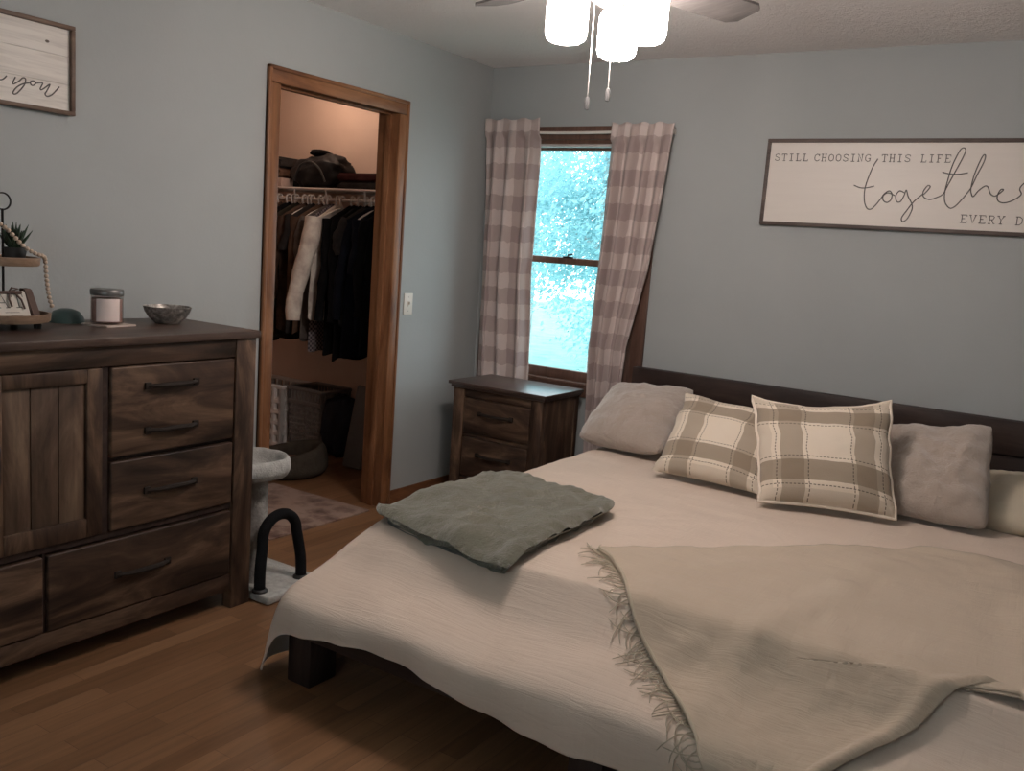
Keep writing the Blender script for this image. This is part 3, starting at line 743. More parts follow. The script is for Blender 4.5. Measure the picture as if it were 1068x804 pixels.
# typewriter letters on a 4 x 6 grid, with serifs
G = {'S': [[(3.6, 4.6), (3.6, 5.4), (2, 6), (.6, 5.2), (.6, 4), (2, 3.2), (3.5, 2.2), (3.5, .8), (2, 0), (.5, .6), (.4, 1.5)]],
 'T': [[(2, 0), (2, 6)], [(.2, 4.8), (.2, 6), (3.8, 6), (3.8, 4.8)], [(1.1, 0), (2.9, 0)]],
 'I': [[(2, 0), (2, 6)], [(.8, 0), (3.2, 0)], [(.8, 6), (3.2, 6)]],
 'L': [[(1.2, 6), (1.2, 0)], [(.3, 6), (2.2, 6)], [(.3, 0), (3.8, 0), (3.8, 1.4)]],
 'C': [[(3.6, 4.3), (3.4, 5.4), (2, 6), (.6, 4.8), (.4, 3), (.6, 1.2), (2, 0), (3.3, .5), (3.7, 1.4)], [(3.6, 6), (3.6, 4.3)]],
 'H': [[(.8, 0), (.8, 6)], [(3.2, 0), (3.2, 6)], [(.8, 3), (3.2, 3)], [(.1, 0), (1.5, 0)], [(2.5, 0), (3.9, 0)], [(.1, 6), (1.5, 6)], [(2.5, 6), (3.9, 6)]],
 'O': [[(2, 0), (.6, 1), (.3, 3), (.6, 5), (2, 6), (3.4, 5), (3.7, 3), (3.4, 1), (2, 0)]],
 'N': [[(.8, 0), (.8, 6), (3.2, 0), (3.2, 6)], [(.1, 0), (1.5, 0)], [(.1, 6), (.8, 6)], [(2.5, 6), (3.9, 6)]],
 'G': [[(3.5, 4.6), (3.2, 5.5), (2, 6), (.6, 4.8), (.3, 3), (.6, 1.2), (2, 0), (3.4, .6), (3.4, 2.6)], [(2.3, 2.6), (3.9, 2.6)]],
 'F': [[(1, 0), (1, 6)], [(.2, 6), (3.8, 6), (3.8, 4.8)], [(1, 3.1), (2.7, 3.1)], [(.2, 0), (2, 0)]],
 'E': [[(1, 0), (1, 6)], [(.2, 6), (3.8, 6), (3.8, 4.8)], [(1, 3.1), (2.7, 3.1)], [(.2, 0), (3.8, 0), (3.8, 1.3)]],
 'V': [[(.5, 6), (2, 0), (3.5, 6)], [(-.1, 6), (1.2, 6)], [(2.8, 6), (4.1, 6)]],
 'R': [[(.9, 0), (.9, 6)], [(.2, 6), (2.8, 6), (3.5, 5), (2.8, 3.2), (.9, 3.1)], [(2.1, 3.1), (3.3, 0), (4, 0)], [(.2, 0), (1.7, 0)]],
 'Y': [[(.5, 6), (2, 3), (3.5, 6)], [(2, 3), (2, 0)], [(1.1, 0), (2.9, 0)], [(-.1, 6), (1.2, 6)], [(2.8, 6), (4.1, 6)]],
 'D': [[(.9, 0), (.9, 6)], [(.2, 6), (2.3, 6), (3.6, 4.6), (3.6, 1.4), (2.3, 0), (.2, 0)]],
 'A': [[(.5, 0), (2, 6), (3.5, 0)], [(1, 2.2), (3, 2.2)], [(-.1, 0), (1.2, 0)], [(2.8, 0), (4.1, 0)]],
 'W': [[(.2, 6), (1.1, 0), (2, 4.5), (2.9, 0), (3.8, 6)]], 'M': [[(.4, 0), (.4, 6), (2, 2.5), (3.6, 6), (3.6, 0)]], 'U': [[(.6, 6), (.6, 1.2), (2, 0), (3.4, 1.2), (3.4, 6)]]}
def letters(b, text, x, z, pitch, h, conv, r):
    for ch in text:
        if ch in G:
            for st_ in G[ch]:
                b.tube([conv(x+a/4*pitch*.78, z+c_/6*h) for a, c_ in st_], r, 5)
        x += pitch
cv = lambda x, z: Vector((x, -.0165, z))
for wd, x, z, pt, h in (('STILL', 1.680, 1.919, .0330, .031), ('CHOOSING', 1.866, 1.919, .0325, .031), ('THIS', 2.165, 1.919, .0325, .031), ('LIFE', 2.328, 1.919, .0325, .031), ('EVERY', 2.520, 1.665, .0360, .033), ('DAY', 2.732, 1.665, .0360, .033)):
    b = MB(); letters(b, wd, x, z, pt, h, cv, .0018); b.build('printed_word', ink, sg)

s2 = thing('wall_sign', (0, -2.85, 1.76), 'small white wooden framed sign with script lettering on the left wall above the dresser', 'sign')
A0, A1, Z0, Z1 = -3.17, -2.54, 1.76, 2.056
def white_wood():
    m = Mat('whitewashed_wood').set(.7, 0, .3); f = m.noise(m.coords((3, 3, 45)), 1, 5, .6, .7)
    c0 = m.ramp(f, [(.3, (.60, .56, .52)), (.55, (.78, .74, .69))]); m.color(c0); m.bump(f, .2, .002); return m.m
b = MB()
for k in range(3):
    z = Z0+.01+(Z1-Z0-.02)*k/3; b.box(.002, .015, A0+.01, A1-.01, z+.0005, z+(Z1-Z0-.02)/3-.0005)
b.build('board', white_wood(), s2, smooth=False)
b = MB(); fw = .014; fwm2 = wood('walnut_frame', (.10, .06, .04), (.16, .10, .07), (.22, .15, .10), 'y', .8, .5)
b.box(.001, .03, A0, A1, Z1-fw, Z1, bev=.002); b.box(.001, .03, A0, A1, Z0, Z0+fw, bev=.002); b.box(.001, .03, A0, A0+fw, Z0+fw, Z1-fw, bev=.002); b.box(.001, .03, A1-fw, A1, Z0+fw, Z1-fw, bev=.002)
b.build('frame', fwm2, s2)
YOU = [[(-2.7399,1.8543),(-2.7477,1.8382),(-2.749,1.8319),(-2.7426,1.833),(-2.7273,1.8444),(-2.7156,1.856),(-2.7066,1.8544),(-2.7093,1.8379),(-2.7198,1.8212),(-2.7353,1.8037),(-2.7455,1.7994),(-2.748,1.8051),(-2.7377,1.8205),(-2.7222,1.8331),(-2.7067,1.8403),(-2.6937,1.8445)],[(-2.6911,1.8462),(-2.6885,1.8392),(-2.682,1.8379),(-2.6741,1.8443),(-2.674,1.8506),(-2.6806,1.8531),(-2.6884,1.8504),(-2.6911,1.8462)],[(-2.6741,1.8456),(-2.6621,1.8503),(-2.6488,1.8514),(-2.6569,1.8324),(-2.653,1.8294),(-2.6409,1.8378),(-2.6233,1.8523),(-2.6342,1.8289),(-2.6405,1.8177),(-2.6329,1.8114),(-2.6167,1.8193),(-2.6002,1.8375),(-2.5906,1.8494)],[(-2.8073,1.844),(-2.8025,1.8365),(-2.7877,1.8369),(-2.7777,1.8424),(-2.7689,1.8525)]]
b = MB(); strokes(b, YOU, lambda y, z: Vector((.0155, y, z)), .0022); b.build('script_lettering', ink, s2)
b = MB(); b.sphere((.0148, -2.632, 1.99), .008, (.12, 1, .6), 10, 8); b.build('wood_knot', plain('knot', (.16, .13, .11), .7), s2)

# ------------------------------------------------------------------ things on the dresser
DT = DZT
# tiered tray
TX, TY = .155, -2.862
tr = thing('tiered_tray', (TX, TY, DT), 'round two tier wooden tray with a ring handle at the left of the dresser top', 'tray')
twm = wood('tray_wood', (.20, .125, .08), (.30, .20, .135), (.40, .28, .20), 'y', 1.2, .55)
for (z, r) in ((DT+.022, .135), (DT+.200, .105)):
    b = MB(); b.lathe([(0, z), (r-.004, z), (r, z+.004), (r+.002, z+.026), (r-.006, z+.027), (r-.010, z+.010), (0, z+.010)], TX, TY, 48)
    b.build('tier', twm, tr)
b = MB(); b.tube([(TX, TY, DT+.03), (TX, TY, DT+.375)], .004, 8)
b.tube([(TX, TY+.026*math.cos(t), DT+.398+.026*math.sin(t)) for t in [2*PI*i/24 for i in range(24)]], .0028, 6, closed=True)
b.build('centre_rod', M['dark_metal'], tr)
for k in range(4):
    a = PI/4+PI/2*k; b = MB(); b.lathe([(0, DT), (.011, DT+.001), (.013, DT+.012), (.009, DT+.022), (0, DT+.022)], TX+.10*math.cos(a), TY+.10*math.sin(a), 14)
    b.build('foot', M['dark_metal'], tr)
# bead garland
bg = thing('bead_garland', (TX, TY+.05, DT+.3), 'natural wooden bead garland draped over the tiered tray', 'bead garland')
path = [(TX+.02, TY-.03, DT+.335), (TX+.04, TY-.005, DT+.31), (TX+.06, TY+.03, DT+.265), (TX+.065, TY+.065, DT+.242), (TX+.055, TY+.100, DT+.232), (TX+.035, TY+.118, DT+.215), (TX+.03, TY+.124, DT+.17), (TX+.03, TY+.130, DT+.12), (TX+.035, TY+.134, DT+.085), (TX+.045, TY+.138, DT+.062)]
bm_ = plain('bead_wood', (.50, .39, .30), .6, var=.12, nscale=30)
L_ = smooth_path(path, 200); acc = 0; last = L_[0]; pos = [L_[0]]
for p in L_[1:]:
    acc += (p-last).length; last = p
    if acc > .0135: pos.append(p); acc = 0
for p in pos:
    MB().sphere(p, .0072, n=12, m=8).build('bead', bm_, bg)
b = MB(); b.tube(L_[::8], .001, 5); b.build('string', bm_, bg)
# succulent in pot
su = thing('potted_succulent', (TX+.01, TY+.05, DT+.21), 'spiky dark green potted succulent on the upper tier of the tray', 'plant')
b = MB(); b.lathe([(0, DT+.211), (.028, DT+.211), (.036, DT+.255), (.032, DT+.255), (.03, DT+.245), (0, DT+.245)], TX+.005, TY+.035, 24); b.build('pot', plain('dark_pot', (.03, .03, .03), .5), su)
b = MB()
for k in range(44):
    a = R_.uniform(0, 2*PI); tilt = R_.uniform(.1, .95); ln = R_.uniform(.055, .085)
    d = Vector((math.cos(a)*math.sin(tilt), math.sin(a)*math.sin(tilt), math.cos(tilt))); p = Vector((TX+.005, TY+.035, DT+.247))
    b.tube([p, p+d*ln*.35, p+d*ln*.7+Vector((0, 0, .004)), p+d*ln+Vector((0, 0, .010))], .005, 6, rad=[.006, .0065, .004, .0006])
b.build('leaves', plain('succulent_green', (.022, .045, .024), .5, var=.3), su)
# little sign card leaning on lower tier
cdg = thing('message_card', (TX+.07, TY+.03, DT+.03), 'small white printed card block tied with ribbon on the lower tier of the tray', 'sign')
Mt = Matrix.Translation((TX+.062, TY-.030, DT+.033)) @ Matrix.Rotation(math.radians(-8), 4, 'Y')
bb = bmesh.new(); bmesh.ops.create_cube(bb, size=1)
for v in bb.verts: v.co = Vector((v.co.x*.014, v.co.y*.125+.02, (v.co.z+.5)*.088)); v.co.y += -.18*v.co.z
bmesh.ops.bevel(bb, geom=bb.edges[:], offset=.0015, segments=1, affect='EDGES'); b = MB(); b.add(bb, Mt); b.build('block', plain('card_white', (.60, .56, .50), .6, var=.04), cdg)
b = MB()
letters(b, 'AT', -.055, .035, .05, .042, lambda x, z: Mt @ Vector((.0073, x+.038-.18*z, z)), .0014)
for zz, x0, x1 in ((.020, .0, .045), (.010, .018, .055)):
    b.tube([Mt @ Vector((.0073, x0+(x1-x0)*i/24, zz+.0015*math.sin(i*2.3))) for i in range(25)], .0006, 5)
b.build('lettering', ink, cdg)
b = MB()
b.tube([Mt @ Vector((.009, y_, .083)) for y_ in (-.06, -.03, 0.0, .03, .055)], .005, 6)
b.tube([Mt @ Vector(p) for p in ((.010, .015, .085), (.018, .02, .097), (.014, .042, .094), (.010, .022, .086))], .003, 6)
b.tube([Mt @ Vector(p) for p in ((.010, .015, .085), (.014, .012, .06), (.013, .02, .038))], .003, 6)
b.tube([Mt @ Vector(p) for p in ((.010, .03, .085), (.014, .05, .06), (.013, .06, .030))], .003, 6)
b.build('ribbon', plain('brown_ribbon', (.09, .055, .045), .8), cdg)
bk = thing('wooden_block', (TX+.03, TY+.08, DT+.033), 'dark brown wooden block leaning behind the white card on the tray', 'block')
bb = bmesh.new(); bmesh.ops.create_cube(bb, size=1)
for v in bb.verts: v.co = Vector((v.co.x*.03, v.co.y*.028, (v.co.z+.5)*.095)); v.co.y -= .35*v.co.z
bmesh.ops.bevel(bb, geom=bb.edges[:], offset=.003, segments=2, affect='EDGES'); b = MB(); b.add(bb, Matrix.Translation((TX+.045, TY+.078, DT+.033))); b.build('body', plain('block_brown', (.12, .075, .06), .7), bk)
# teal dish
b = MB(); b.lathe([(0, DT+.048), (.02, DT+.047), (.042, DT+.038), (.056, DT+.018), (.06, DT), (0, DT)], .07, -2.60, 36)
tag(b.build('domed_dish', plain('teal_glaze', (.055, .105, .10), .35, var=.2), None, loc=(.07, -2.60, DT)), 'small teal domed dish near the wall between tray and candle', 'dish')
# coaster + candle
Rz = Matrix.Translation((.205, -2.525, DT)) @ Matrix.Rotation(math.radians(8), 4, 'Z')
bb = bmesh.new(); bmesh.ops.create_cube(bb, size=1)
for v in bb.verts: v.co = Vector((v.co.x*.125, v.co.y*.125, v.co.z*.006+.003))
bmesh.ops.bevel(bb, geom=bb.edges[:], offset=.0015, segments=2, affect='EDGES'); b = MB(); b.add(bb, Rz)
tag(b.build('coaster', plain('pale_stone', (.55, .46, .40), .5, var=.06), None, loc=(.205, -2.525, DT)), 'square pale stone coaster under the jar candle on the dresser', 'coaster')
ca = thing('jar_candle', (.20, -2.53, DT+.006), 'glass jar candle with pink wax and grey lid on the dresser', 'candle')
cx, cy, cz = .20, -2.53, DT+.006
b = MB(); b.lathe([(0, cz), (.050, cz), (.053, cz+.004), (.053, cz+.098), (.050, cz+.098), (.050, cz+.006), (0, cz+.006)], cx, cy, 40)
mg = Mat('jar_glass'); out = mg.t.nodes['Material Output']; tp = mg.n('BsdfTransparent'); tp.inputs[0].default_value = (.86, .83, .82, 1); gl = mg.n('BsdfGlossy'); gl.inputs['Roughness'].default_value = .08
lw = mg.n('LayerWeight'); lw.inputs[0].default_value = .25; mx = mg.n('MixShader'); mg.l(mg.math('MULTIPLY', lw.outputs[1], .18), mx.inputs[0]); mg.l(tp.outputs[0], mx.inputs[1]); mg.l(gl.outputs[0], mx.inputs[2]); mg.l(mx.outputs[0], out.inputs[0])
b.build('jar', mg.m, ca)
b = MB(); b.lathe([(0, cz+.008), (.049, cz+.008), (.049, cz+.088), (0, cz+.088)], cx, cy, 40); b.build('wax', plain('pink_wax', (.56, .36, .31), .5, var=.2, nscale=20), ca)
b = MB(); b.lathe([(0, cz+.099), (.054, cz+.099), (.055, cz+.103), (.055, cz+.116), (.052, cz+.12), (0, cz+.12)], cx, cy, 40); b.build('lid', plain('pewter_lid', (.16, .155, .15), .4, .6), ca)
b = MB()
for i in range(1):
    b.grid(lambda u, v: Vector((cx+.0538*math.cos(-1.25+u*1.5), cy+.0538*math.sin(-1.25+u*1.5), cz+.012+v*.078)), 16, 4, uv=False)
b.build('paper_label', plain('label_paper', (.74, .62, .58), .6, var=.04), ca)
# bowl
bx_, by_ = .20, -2.285
b = MB(); b.lathe([(0, DT), (.040, DT), (.048, DT+.006), (.066, DT+.022), (.080, DT+.044), (.086, DT+.063), (.082, DT+.063), (.076, DT+.046), (.060, DT+.026), (.03, DT+.012), (0, DT+.011)], bx_, by_, 48)
mb_ = Mat('antique_metal').set(.42, .6); f = mb_.noise(mb_.coords(), 34, 5, .7); mb_.color(mb_.ramp(f, [(.35, (.09, .082, .075)), (.5, (.30, .275, .25)), (.65, (.70, .65, .6))])); mb_.bump(f, .5, .003)
tag(b.build('bowl', mb_.m, None, loc=(bx_, by_, DT)), 'small hammered metal bowl near the right end of the dresser top', 'bowl')

# ------------------------------------------------------------------ cat tree, groomer arch
ct = thing('cat_tree', (.36, -1.93, 0), 'small pale grey plush cat tree with round bed perch beside the dresser', 'cat tree')
b = box(.17, .585, -2.105, -1.80, 0, .035, bev=.01, seg=3); b.build('base', M['carpet_grey'], ct)
b = MB(); b.tube([(.40, -2.015, .035), (.40, -2.015, .47)], .047, 24); b.build('post', M['sisal'], ct)
b = MB()
def perch(u, v):
    a = 2*PI*u; prof = catmull([(0, .480, 0), (.10, .482, 0), (.125, .50, 0), (.142, .535, 0), (.160, .545, 0), (.172, .525, 0), (.170, .49, 0), (.13, .462, 0), (0, .46, 0)], v)
    r = prof.x*(1+.03*fbm(math.cos(a)*1.5, math.sin(a)*1.5, 2)); z = prof.y+.006*fbm(math.cos(a)*2, math.sin(a)*2, 5+v)
    return Vector((.385+r*.86*math.cos(a), -2.025+r*.86*math.sin(a), z))
b.grid(perch, 49, 40, uv=False); b.build('bed_perch', M['carpet_grey'], ct, angle=80, merge=.0005)
ga = thing('cat_groomer_arch', (.5, -1.98, .035), 'black bristle arch standing on the cat tree base', 'cat groomer')
# arch: legs at y -2.09 and -1.865
pts = [(.515, -2.085, .036), (.512, -2.082, .12), (.505, -2.068, .20)]
for i in range(11):
    a = PI-PI*i/10; pts.append((.50, -1.975+.088*math.cos(a), .235+.085*math.sin(a)))
pts += [(.505, -1.882, .20), (.512, -1.87, .12), (.515, -1.868, .036)]
b = MB(); b.tube(smooth_path(pts, 60), .0215, 16); b.build('bristle_arch', M['black'], ga)
for y in (-2.083, -1.87):
    b = MB(); b.lathe([(0, .035), (.03, .035), (.03, .042), (.024, .048), (0, .048)], .515, y, 20); b.build('foot_socket', plain('black_plastic', (.012, .012, .012), .5), ga)

# rug through doorway
def rug_mat():
    m = Mat('faded_rug').set(.95, 0, .1, .2); v = m.coords((9, 9, 9)); vo = m.n('TexVoronoi'); vo.inputs['Scale'].default_value = 1; m.l(v, vo.inputs['Vector'])
    f = m.math('ADD', m.math('MULTIPLY', vo.outputs[0], .6), m.math('MULTIPLY', m.noise(v, 3, 4), .6))
    m.color(m.ramp(f, [(.3, (.10, .055, .042)), (.5, (.20, .125, .10)), (.7, (.33, .235, .19))])); m.bump(m.noise(m.coords(), 200, 2), .5, .003); return m.m
b = MB(); b.box(-.70, .02, -1.58, -.90, 0, .008, bev=.003)
tag(b.build('rug', rug_mat(), None, loc=(-.34, -1.24, 0)), 'small faded pinkish patterned rug lying across the closet doorway', 'rug')

# ------------------------------------------------------------------ closet contents
SHZ = 1.690; RODZ = 1.655; RY = -.25
cs = thing('closet_shelf', (-1.1, -.1, SHZ), 'white wire closet shelf with hanging rod above the clothes', 'shelf')
b = MB()
for k in range(56):
    x = CX0+.02+k*(1.88/55); b.tube([(x, RY-.02, SHZ), (x, CY1-.005, SHZ)], .0025, 5, caps=False)
b.build('wire_deck', M['white_wire'], cs)
b = MB(); b.tube([(CX0+.005, RY-.025, SHZ+.002), (-T-.012, RY-.025, SHZ+.002)], .007, 8); b.tube([(CX0+.005, CY1-.008, SHZ), (-T-.012, CY1-.008, SHZ)], .004, 8); b.build('front_wire', M['white_wire'], cs)
b = MB(); b.tube([(CX0+.005, RY, RODZ-.025), (-T-.012, RY, RODZ-.025)], .010, 12); b.build('hanging_rod', M['white_wire'], cs)
for x in (-1.27, -1.0, -.68, -.4):
    b = MB(); b.tube([(x, RY-.028, SHZ), (x, RY-.024, RODZ-.03), (x, RY-.012, RODZ-.042), (x, RY, RODZ-.036)], .005, 8); b.build('rod_hook', M['white_wire'], cs)

def hanger(x, rot, label):
    r = thing('clothes_hanger', (x, RY, RODZ), label, 'hanger', 'hangers on the closet rod')
    z0 = RODZ-.0115
    hook = [(0, .018*math.cos(a), z0+.018*math.sin(a)-.008) for a in [-.5+PI*1.15*i/10 for i in range(11)]]
    hook += [(0, -.016, z0-.035), (0, -.004, z0-.05), (0, 0, z0-.062)]
    sh = [(0, a, z0-.062-c_) for a, c_ in ((0, 0), (-.05, .014), (-.11, .042), (-.17, .078), (-.178, .09), (-.10, .095), (.10, .095), (.178, .09), (.17, .078), (.11, .042), (.05, .014), (0, 0))]
    cr, sr = math.cos(rot), math.sin(rot)
    f = lambda p: (x-p[1]*sr, RY+p[1]*cr, p[2])
    MB().tube([f(p) for p in hook], .0058, 6).build('hook', M['white_plastic'], r)
    MB().tube([f(p) for p in sh], .0055, 6).build('shoulder_bar', M['white_plastic'], r)
    return r
def garment(name, cat, label, x, rot, length, mat, seed, sleeve=.0, sleeve_mat=None, half=.215, thick=.03, lean=0, slean=0):
    zt = RODZ-.0115-.036
    r = thing(name, (x, RY, zt), label, cat, 'clothes hanging in the closet')
    cr, sr = math.cos(rot), math.sin(rot)
    def W_(w_, d_, z): return Vector((x+d_*cr-w_*sr, RY+w_*cr+d_*sr, z))
    def P(u, v):
        z = zt-length*v; a = 2*PI*u
        dz = zt-z
        hw = half*min(1, .3+dz*60) if dz < .012 else half*(1-.08*min(1, dz*3)+.08*v)
        th = thick*(.45+.55*min(1, dz*8))*(1+.28*math.sin(a*4+seed+v*2)*min(1, v*2)+.25*fbm(math.cos(a)*2, v*3, seed))
        w_ = hw*math.cos(a)*(1+.03*fbm(v*3, a, seed)); d_ = th*math.sin(a)
        drop = -.44*abs(w_)*max(0, 1-dz*2.2)
        return W_(w_+lean*v, d_, z+drop+.012*math.sin(a*3+seed)*v)
    b = MB(); b.grid(lambda u, v: P(u, v**1.6), 41, 34, uv=False)
    b.build('body', mat, r, angle=80, merge=.0004)
    if sleeve:
        for s_ in (-1, 1):
            pts = []; rad = []
            for i in range(12):
                f = i/11; pts.append(W_(s_*(half-.02+.03*math.sin(f*2.2))-slean*f+.015*fbm(f*3, seed, s_), .012*s_*math.sin(f*5+seed), zt-.10-sleeve*f)); rad.append((.055 if slean > .1 else .036)-.012*f+.003*math.sin(f*19+seed))
            MB().tube(pts, .05, 14, rad=rad).build('sleeve', sleeve_mat or mat, r, angle=80)
    return r
def fabric(name, c): return plain(name, c, .9, 0, .1, var=.3, nscale=12, bump=.4, bscale=90, sheen=.0)
K = {'black': fabric('black_cotton', (.008, .008, .009)), 'navy': fabric('dark_navy_cotton', (.011, .013, .02)), 'brown': fabric('dark_brown_canvas', (.085, .052, .038)),
     'char': fabric('charcoal_knit', (.035, .031, .030)), 'white': fabric('white_cotton', (.85, .72, .64)), 'umber': fabric('umber_suede', (.11, .066, .046)), 'grey': fabric('grey_jersey', (.13, .11, .10)),
     'olive': fabric('olive_canvas', (.035, .03, .022)), 'maroon': fabric('maroon_knit', (.06, .02, .02))}
rowg = [  # x, kind, colour, length, sleeve, description
 (-.50, 'jacket', 'black', .88, .55, 'black jacket hanging nearest the doorway at the right end of the rod'),
 (-.57, 'shirt', 'navy', .74, .30, 'navy shirt hanging second from the right end of the rod'),
 (-.64, 'jacket', 'navy', .90, .58, 'dark navy jacket hanging third from the right end of the rod'),
 (-.69, 'shirt', 'char', .72, .20, 'charcoal shirt hanging just right of the long black coats'),
 (-.745, 'coat', 'black', .93, .60, 'long black coat hanging between charcoal shirt and a second black coat'),
 (-.80, 'coat', 'black', .90, .60, 'second long black coat hanging right of the white shirt'),
 (-.925, 'shirt', 'white', .70, .60, 'white long sleeved shirt hanging in the middle of the rod'),
 (-1.00, 'shirt', 'grey', .84, .25, 'grey shirt hanging immediately left of the white shirt'),
 (-1.07, 'jacket', 'umber', .80, .52, 'umber brown jacket hanging left of the grey shirt'),
 (-1.14, 'shirt', 'char', .80, .2, 'charcoal shirt hanging left of the umber jacket'),
 (-1.21, 'jacket', 'brown', .80, .50, 'dark brown jacket hanging left of a charcoal shirt'),
 (-1.28, 'jacket', 'olive', .86, .50, 'olive jacket hanging between two darker garments left of middle'),
 (-1.35, 'shirt', 'black', .86, .2, 'black shirt hanging behind the olive jacket'),
 (-1.43, 'jacket', 'brown', .80, .50, 'second dark brown jacket hanging toward the left end of the rod'),
 (-1.51, 'shirt', 'char', .86, .2, 'charcoal shirt hanging near the left end of the rod'),
 (-1.60, 'coat', 'black', .92, .5, 'black coat hanging leftmost on the closet rod'),
]
side = ['rightmost white hanger on the rod', 'white hanger holding the navy shirt', 'white hanger holding the dark navy jacket', 'white hanger holding the charcoal shirt by the black coats', 'white hanger holding the first long black coat', 'white hanger holding the black coat next to the white shirt',
 'white hanger holding the white shirt', 'white hanger holding the grey shirt', 'white hanger holding the umber jacket', 'white hanger holding the charcoal shirt left of the umber jacket', 'white hanger holding the brown jacket in mid rod', 'white hanger holding the olive jacket', 'white hanger holding the black shirt', 'white hanger holding the second brown jacket', 'white hanger holding the left charcoal shirt', 'leftmost white hanger on the rod']
for i, ((x, kd, cc, ln, sl, ds), hl) in enumerate(zip(rowg, side)):
    rot = R_.uniform(-.12, .12)+(.18 if cc == 'white' else 0)
    hanger(x, rot, hl)
    garment({'shirt': 'hanging_shirt', 'jacket': 'hanging_jacket', 'coat': 'hanging_coat'}[kd], kd, ds, x, rot, ln, K[cc], i*1.7, sl, thick=.024 if kd != 'shirt' else .019, half=.255 if cc == 'white' else .205, slean=.13 if cc == 'white' else .03)
for i in range(7):    # bare hangers pushed between
    x = -.605-.14*i
    hanger(x-.0, R_.uniform(-.1, .1), 'empty white plastic hanger squeezed between the hanging clothes')
# checked garment low in middle
def checkm():
    m = Mat('small_check').set(.9, 0, .1); v = m.coords((1, 1, 1)); ck = m.n('TexChecker'); ck.inputs['Scale'].default_value = 75; ck.inputs[1].default_value = (.30, .26, .27, 1); ck.inputs[2].default_value = (.08, .07, .08, 1); m.l(v, ck.inputs[0]); m.color(ck.outputs[0]); return m.m
garment('hanging_shirt', 'shirt', 'grey checked shirt tail showing below the white shirt', -.962, .02, .90, checkm(), 3.3, .15, half=.17, thick=.012)

# things on the shelf
def lumpy(name, cat, label, c, s, mat, seed, amp=.12, extra=None):
    r = thing(name, (c[0], c[1], c[2]-s[2]), label, cat)
    b = MB()
    def P(u, v):
        a = 2*PI*u; t = PI*(v-.5); e = .75
        cx_ = math.copysign(abs(math.cos(a))**e, math.cos(a))*abs(math.cos(t))**e; cy_ = math.copysign(abs(math.sin(a))**e, math.sin(a))*abs(math.cos(t))**e; cz_ = math.copysign(abs(math.sin(t))**e, math.sin(t))
        k = 1+amp*fbm(cx_*1.6, cy_*1.6, cz_*1.6+seed, 1.3)
        z = cz_*s[2]*k
        return Vector((c[0]+cx_*s[0]*k, c[1]+cy_*s[1]*k, c[2]+max(z, -s[2])))
    b.grid(P, 49, 25, uv=False); b.build('body', mat, r, angle=80, merge=.0005)
    if extra: extra(r)
    return r
bagm = plain('black_nylon', (.012, .012, .014), .5, 0, .4, var=.4, nscale=14, bump=.7, bscale=30)
def bag_extra(r):
    for yy in (-.21,):
        b = MB(); b.tube(smooth_path([(-1.33, yy-.02, 1.74), (-1.27, yy-.035, 1.83), (-1.19, yy-.03, 1.86), (-1.10, yy-.035, 1.82), (-1.06, yy-.02, 1.74)], 20), .007, 6); b.build('strap', plain('strap_grey', (.05, .05, .05), .6), r)
    b = MB(); b.tube([(-1.40, -.10, 1.885), (-1.2, -.10, 1.90), (-1.02, -.10, 1.86)], .004, 6); b.build('zipper', M['nickel'], r)
lumpy('duffel_bag', 'bag', 'black duffel bag lying in the middle of the closet shelf', (-1.20, -.10, SHZ+.115), (.21, .13, .108), bagm, 2, .2, bag_extra)
def folded(name, label, x0, x1, z0, hs, mats, cat='clothes'):
    z = z0
    for h_, m_, l_ in zip(hs, mats, label):
        b = MB(); cx_ = (x0+x1)/2
        bb = bmesh.new(); bmesh.ops.create_cube(bb, size=1)
        bmesh.ops.subdivide_edges(bb, edges=bb.edges[:], cuts=5, use_grid_fill=True)
        for v in bb.verts:
            n_ = fbm(v.co.x*3+z*9, v.co.y*3, v.co.z)
            v.co = Vector((cx_+v.co.x*(x1-x0)*(1+.05*n_), -.09+v.co.y*.24*(1+.05*n_), z+(v.co.z+.5)*h_*(1+.0*n_)))
        bmesh.ops.bevel(bb, geom=[e for e in bb.edges if e.calc_face_angle(0) > .8], offset=h_*.3, segments=3, affect='EDGES')
        b.add(bb); o = b.build(name, m_, None, loc=(cx_, -.09, z), angle=60); tag(o, l_, cat); z += h_+.001
folded('folded_garment', ['dark folded trousers at the bottom of the stack right of the duffel bag', 'folded maroon knitwear atop the stack right of the duffel bag'], -.99, -.62, SHZ+.004, (.055, .05), (K['char'], K['maroon']))
folded('folded_garment', ['black folded sweater at the bottom left on the closet shelf', 'umber folded sweater in the middle of the left shelf stack', 'dark folded blanket topping the left shelf stack'], -1.86, -1.50, SHZ+.004, (.07, .06, .07), (K['black'], K['umber'], K['char']))
b = box(-1.455, -1.40, -.27, -.17, SHZ+.004, SHZ+.065, bev=.003); tag(b.build('small_box', plain('pale_carton', (.55, .40, .34), .7), None, loc=(-1.43, -.2, SHZ)), 'small pale box on the closet shelf left of the duffel bag', 'box')
lumpy('knit_hat', 'hat', 'dark knit hat lying on top of the black duffel bag', (-1.24, -.10, SHZ+.238), (.055, .06, .022), K['black'], 9, .1)

